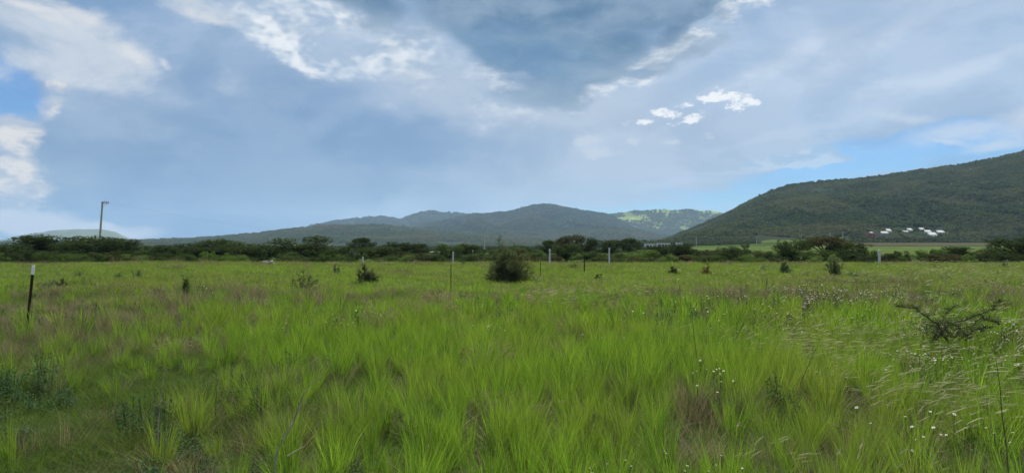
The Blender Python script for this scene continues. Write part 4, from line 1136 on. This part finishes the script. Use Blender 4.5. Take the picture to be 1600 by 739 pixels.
post(952, 66, 388.0, 'white fence post in front of the low brush at centre right', .13)
post(1374, 64, 390.5, 'white fence post standing alone right of the dark tree group', .16)
post(567, 70, 402.0, 'low white fence post left of the large thorn bush, beneath the flat topped tree', .13)
post(739, 96, 391, 'thin pale fence post farther back, right of the nearer white post', .14)
def t_post(px, py_base, Y, top, label, white=0.0, lean=0.0, s=1.0):
    x = PX(px, Y); z0 = float(ground_z(x, Y)); H = EYE + (HZ - top) / F * Y - z0
    t = thing('metal_fence_post', (x, Y, z0), label, 'fence post')
    t.rotation_euler = (0, lean, 0)
    b = MB(); h0 = H - white
    b.box((0, 0, h0 / 2 - .1), (.042 * s, .006 * s, h0 + .2)); b.box((0, .0205 * s, h0 / 2 - .1), (.006 * s, .035 * s, h0 + .2))
    for k in range(int(h0 / .06)): b.box((0, -.006 * s, .06 * k + .05), (.012 * s, .008 * s, .012))
    b.build('steel_shaft', m_steel, t)
    if white:
        c = MB(); c.box((0, 0, h0 + white / 2), (.043 * s, .008 * s, white)); c.box((0, .0215 * s, h0 + white / 2), (.008 * s, .035 * s, white)); c.build('white_tip', m_white, t)
t_post(41.5, 500, 15, 414, 'dark leaning metal fence post with a white painted tip at the left', .19, math.radians(6), 1.25)
t_post(913, 423, 45, 399, 'short dark metal stake in the meadow right of the large thorn bush', 0, 0, 1.7)
t_post(704.5, 452, 26, 414, 'very thin tall stake left of the large thorn bush', 0, 0, .7)
t_post(844.5, 432, 38, 409, 'very thin stake just right of the large thorn bush', 0, 0, .8)

# ================================================================ utility poles and cables
m_pole = noise_mat('weathered concrete pole', (.32, .31, .28, 1), (.46, .44, .40, 1), 3, bump=.2)
m_metal = noise_mat('dull galvanised metal', (.22, .22, .22, 1), (.34, .34, .34, 1), 12)
m_glassy = noise_mat('brown ceramic', (.10, .07, .05, 1), (.16, .11, .08, 1), 10, rough=.3)
def pole(px, Y, top, label, arm=1.6, arm_side=0, rad=.14, lean=0.0, group=None, trans=False):
    x = PX(px, Y); z0 = float(surf_z(x, Y)); H = EYE + (HZ - top) / F * Y - z0
    t = thing('utility_pole', (x, Y, z0), label, 'utility pole', group)
    t.rotation_euler = (0, lean, 0)
    b = MB(); b.tube([(0, 0, -.3), (0, 0, H)], [rad * 1.35, rad * .8], 12); b.build('shaft', m_pole, t)
    if arm:
        c = MB(); cx = arm_side * arm * .42
        c.box((cx, -rad - .05, H - .28), (arm, .10, .12)); a = c.build('crossarm', m_metal, t)
        for q in (-.46, 0, .46) if not arm_side else (-.1, .2, .46):
            i = MB(); X0 = cx + q * arm
            i.tube([(X0, -rad - .05, H - .22), (X0, -rad - .05, H - .12), (X0, -rad - .05, H - .06), (X0, -rad - .05, H + .04), (X0, -rad - .05, H + .08)], [.03, .075, .05, .08, .03], 8)
            i.build('insulator', m_glassy, a)
        s = MB(); sd = arm_side or 1
        s.tube([(0, -rad - .04, H - 1.15), (cx + sd * arm * .32, -rad - .05, H - .33)], .03, 6); s.build('brace', m_metal, t)
    return Vector((x + math.sin(lean) * H, Y - rad - .05, z0 + H * math.cos(lean) - .02))
def pole_top(px, Y, top): return P(px, top, Y)
pa = pole(154, 133, 314.5, 'tall leaning utility pole with a one sided crossarm above the left trees', 1.35, 1, .17, math.radians(4.2), trans=True)
pb = pole(757, 338, 356.5, 'slim pale utility pole with a crossarm near the picture centre', 4.2, 0, .26)
pc_ = pole(961, 500, 366, 'thin far utility pole right of centre in front of the foothill', 3, 0, .20)
pd = pole(1088, 560, 370, 'far utility pole with a crossarm beside the white buildings', 2.6, 0, .30)
pe = pole(1182, 640, 369, 'far pale utility pole at the foot of the right hill, near the crop strip', 2.6, 0, .26)
G3 = 'tiny poles at the foot of the right hill'
pole(1252, 640, 367.5, 'tiny pole on the left side of the pale crop below the right hill', 0, 0, .22, group=G3)
pole(1297, 660, 363.5, 'tiny pole on the right end of the pale crop below the right hill', 0, 0, .22, group=G3)
pole(1317, 690, 361, 'tiny pole between the pale crop and the brick house', 0, 0, .22, group=G3)
def cable(a, b, sag, label, rad=.03):
    m_ = MB(); pts = []
    for i in range(25):
        t = i / 24; p = a.lerp(b, t); pts.append((p.x, p.y, p.z - sag * 4 * t * (1 - t)))
    m_.tube(pts, rad, 4)
    tag(m_.build('power_cable', m_metal), label, 'cable', 'overhead cables between the utility poles')
cable(pa, pb, 5.5, 'overhead cable sagging from the tall left pole to the slim centre pole', .012)
cable(pb, pc_, 1.2, 'faint overhead cable right of the slim centre pole', .03)
cable(pc_, pd, .8, 'faint overhead cable above the white buildings right of centre', .05)
cable(pd, pe, .8, 'faint overhead cable running toward the foot of the right hill', .05)

# ================================================================ buildings
m_slab = noise_mat('dusty pale stone', (.26, .24, .21, 1), (.38, .35, .31, 1), 3, bump=.3)
m_roofs = noise_mat('whitewashed roof', (.40, .40, .39, 1), (.60, .60, .58, 1), .5)
m_wall = noise_mat('white rendered wall', (.76, .76, .74, 1), (.84, .84, .82, 1), .6)
m_roofw = noise_mat('pale roof slab', (.66, .66, .65, 1), (.80, .80, .78, 1), .8)
m_brick = noise_mat('red brick wall', (.26, .095, .06, 1), (.36, .15, .095, 1), 1.2)
m_brick2 = noise_mat('dusty brick slab', (.33, .22, .17, 1), (.42, .30, .24, 1), 1.0)
m_open = noise_mat('dark opening', (.02, .022, .025, 1), (.035, .04, .045, 1), 2, rough=.3)
m_door = noise_mat('grey metal door', (.14, .14, .15, 1), (.20, .20, .21, 1), 3)
m_frame = noise_mat('window frame grey', (.3, .3, .3, 1), (.4, .4, .4, 1), 3)
def house(px, py, wpx, hpx, label, name='white_house', wall=None, roof=None, rz=0.0, y0=500, at=None, depth=.8, storeys=1, nwin=2, cat='house', group=None, over=.35, pitch=False):
    p = at or hit(px, py, y0)
    k = p.y / F
    w, h = wpx * k, hpx * k; d = w * depth
    t = thing(name, (p.x, p.y, p.z), label, cat, group, rz)
    wall = wall or m_wall; roof = roof or m_roofw
    if pitch:                      # lean-to: low front wall, roof rising to the back
        hf, d = h * .42, max(h * 1.15, 3.0); hw = w / 2
        b = MB(); b.add([(-hw, 0, -2), (hw, 0, -2), (hw, d, -2), (-hw, d, -2), (-hw, 0, hf), (hw, 0, hf), (hw, d, h), (-hw, d, h)], [(0, 3, 2, 1), (4, 5, 6, 7), (0, 1, 5, 4), (1, 2, 6, 5), (2, 3, 7, 6), (3, 0, 4, 7)])
        b.build('wall', wall, t)
        r_ = MB(); s_ = (h - hf) / d; e = .3
        tz = lambda y, o: hf + s_ * y + o
        r_.add([(-hw - e, -e, tz(-e, .02)), (hw + e, -e, tz(-e, .02)), (hw + e, d + e, tz(d + e, .02)), (-hw - e, d + e, tz(d + e, .02)), (-hw - e, -e, tz(-e, .16)), (hw + e, -e, tz(-e, .16)), (hw + e, d + e, tz(d + e, .16)), (-hw - e, d + e, tz(d + e, .16))],
               [(0, 3, 2, 1), (4, 5, 6, 7), (0, 1, 5, 4), (1, 2, 6, 5), (2, 3, 7, 6), (3, 0, 4, 7)])
        r_.build('roof', roof, t); h = hf
    else:
        b = MB(); b.box((0, d / 2, h / 2 - 1.0), (w, d, h + 2.0)); b.build('wall', wall, t)
        r_ = MB(); r_.box((0, d / 2 - .1, h + .14), (w + over, d + over, .25)); rf = r_.build('roof', roof, t)
    sh = h / storeys
    for s in range(storeys):
        for i in range(nwin):
            x = -w * .5 + w * (i + .5 + (.45 if s == 0 else 0)) / (nwin + (.45 if s == 0 else 0)); z = s * sh + sh * .56
            fr = MB(); fr.box((x, -.02, z), (w * .17, .12, sh * .38)); f_ = fr.build('window', m_frame, t)
            pn = MB(); pn.box((x, -.09, z), (w * .17 - .16, .06, sh * .38 - .16)); pn.build('pane', m_open, f_)
    dr = MB(); dr.box((-w * .5 + w * .12, -.03, sh * .36), (w * .13, .12, sh * .72)); dr.build('door', m_door, t)
    return t
GH = 'small white houses at the foot of the right hill'
house(1362, 373.5, 13, 9, 'red brick house, the leftmost building at the foot of the right hill', 'brick_house', m_brick, m_brick2, .1, depth=.6)
house(1374, 372, 8, 3, 'low dusty brick shed right of the red brick house', 'brick_shed', m_brick2, m_brick2, 0, nwin=1, cat='shed')
HW = [(1363.5, 366, 5, 2.2, 'tiny white house directly above the red brick house', .1), (1383, 366.5, 11, 3.6, 'long low white house just right of the brick buildings', -.1), (1390, 363, 9, 4, 'white house above and right of the long low one', .15),
      (1416, 363.5, 7, 2.6, 'small low white house in the middle of the hillside cluster', 0), (1423, 361, 7.5, 3.6, 'white house just right of and above the small middle one', .1),
      (1440, 361, 11, 3.6, 'wide white house at the top centre right of the hillside cluster', 0), (1451, 364.5, 9.5, 4.2, 'white house between the wide top one and the largest low one', -.12),
      (1459, 370, 12.5, 5.6, 'largest and lowest white house of the hillside cluster', 0), (1471.5, 366, 11.5, 4.4, 'rightmost white house of the hillside cluster', .08)]
for a in HW: house(a[0], a[1], a[2] * .88, a[3] * 1.12, a[4], rz=a[5], group=GH, pitch=True, roof=m_roofs)
MBD = [(1016, 383, 16, 2.2, 'long low white building, leftmost of the far group right of centre', 'white_building', 1, 3, .45), (1037, 381.5, 20, 1.8, 'long pale flat roofed building in the middle of the far group right of centre', 'white_building', 1, 4, .4),
       (1062, 386, 9.5, 7, 'two storey white building with dark openings, right end of the far group', 'white_building', 2, 2, .7), (1047, 387, 6, 2.4, 'small pale shed below the two storey white building', 'pale_shed', 1, 1, .8)]
for (px, py, w, h, lab, nm, st, nw, dp) in MBD:
    Y = 420.0; x = PX(px, Y); z = float(ground_z(x, Y)); base = EYE + (HZ - py) / F * Y
    house(px, py, w, h + max(0, (base - z)) * F / Y, lab, nm, at=Vector((x, Y, z)), storeys=st, nwin=nw, depth=dp, cat='building', over=.8, roof=m_slab)
def shed(px, top, wpx, Y, label, col):
    x = PX(px, Y); z = float(ground_z(x, Y)); h = EYE + (HZ - top) / F * Y - z
    t = thing('small_shed', (x, Y, z), label, 'shed'); w = wpx / F * Y
    b = MB(); b.box((0, 1, h / 2 - .2), (w, 2, h + .2)); b.build('wall', m_wall, t)
    r_ = MB(); r_.box((0, .9, h + .02), (w + .3, 2.5, .12)); r_.build('roof', col, t)
    d = MB(); d.box((-w * .2, -.02, h * .4), (.7, .08, h * .75)); d.build('door', m_door, t)
shed(679, 394, 13, 118, 'low shed with a bright white roof behind the hedge left of centre', m_white)
shed(549, 392, 8, 116, 'small white hut behind the hedge left of the flat topped tree', m_white)
shed(402, 391, 5, 116, 'tiny pale hut glimpsed behind the hedge, at the right end of the long thicket', m_roofw)

# pale rubble at the hedge foot
def rubble():
    r = np.random.RandomState(3); Y = 66; x = PX(415, Y); z = float(ground_z(x, Y))
    t = thing('rubble_pile', (x, Y, z), 'low pile of pale stone slabs at the hedge foot, left of the large spreading tree', 'rubble')
    for k in range(9):
        b = MB(); b.box((0, 0, 0), (r.uniform(.25, .5), r.uniform(.25, .4), r.uniform(.12, .2)), r.uniform(0, 3), taper=.8)
        o = b.build('stone', m_slab, t); o.location = (r.uniform(-.65, .65), r.uniform(-.3, .3), .12 + .10 * (k % 3)); o.rotation_euler = (r.uniform(-.3, .3), r.uniform(-.3, .3), 0)
rubble()
# bare rock outcrops on the right hill
m_rock = noise_mat('grey rock', (.14, .13, .12, 1), (.24, .23, .21, 1), .3, bump=.5, dist=.3)
for (px, py, w, lab) in [(1406, 307, 5, 'pale grey rock outcrop halfway up the right hill'), (1517, 267, 7, 'long grey rock outcrop near the top of the right hill'), (1596, 322, 7, 'pale rock outcrop on the right hill at the right edge'),
                         (1259, 319, 6, 'dull brown rock outcrop on the left shoulder of the right hill'), (1486, 290, 6, 'dim grey rock outcrop on the upper right hill'), (1205, 331, 6, 'dull rock patch low on the left flank of the right hill')]:
    p = hit(px, py, 700, 1450); k = p.y / F; r = np.random.RandomState(int(px))
    t = thing('rock_outcrop', tuple(p), lab, 'rock', 'rock outcrops on the right hill')
    for q in range(3):
        b = MB(); s = w * k * (.55, .4, .3)[q]
        v, f = [], []
        for i in range(5):
            for j in range(8):
                th, ph = math.pi * (i + .5) / 5, 2 * math.pi * j / 8
                rr_ = s * .5 * r.uniform(.75, 1.15)
                v.append((rr_ * math.sin(th) * math.cos(ph), rr_ * .8 * math.sin(th) * math.sin(ph), rr_ * .8 * math.cos(th)))
        for i in range(4):
            for j in range(8): f.append((i * 8 + j, (i + 1) * 8 + j, (i + 1) * 8 + (j + 1) % 8, i * 8 + (j + 1) % 8))
        f.append(tuple(range(8))); f.append(tuple(reversed(range(32, 40))))
        b.add(v, f); o = b.build('boulder', m_rock, t); o.location = ((0, s * 1.1, -s * 1.2)[q], -2 * q, (2.2, 1.2, .8)[q])

# ================================================================ air
def haze():
    b = MB(); b.box((0, 0, 230), (20000, 20000, 480))
    m = bpy.data.materials.new('haze'); m.use_nodes = True
    t = m.node_tree; t.nodes.clear()
    v = t.nodes.new('ShaderNodeVolumePrincipled'); o = t.nodes.new('ShaderNodeOutputMaterial')
    v.inputs['Color'].default_value = (.48, .73, 1, 1); v.inputs['Density'].default_value = .00006; v.inputs['Anisotropy'].default_value = .2
    t.links.new(v.outputs[0], o.inputs['Volume'])
    h = b.build('haze', m); tag(h, kind='stuff')
haze()
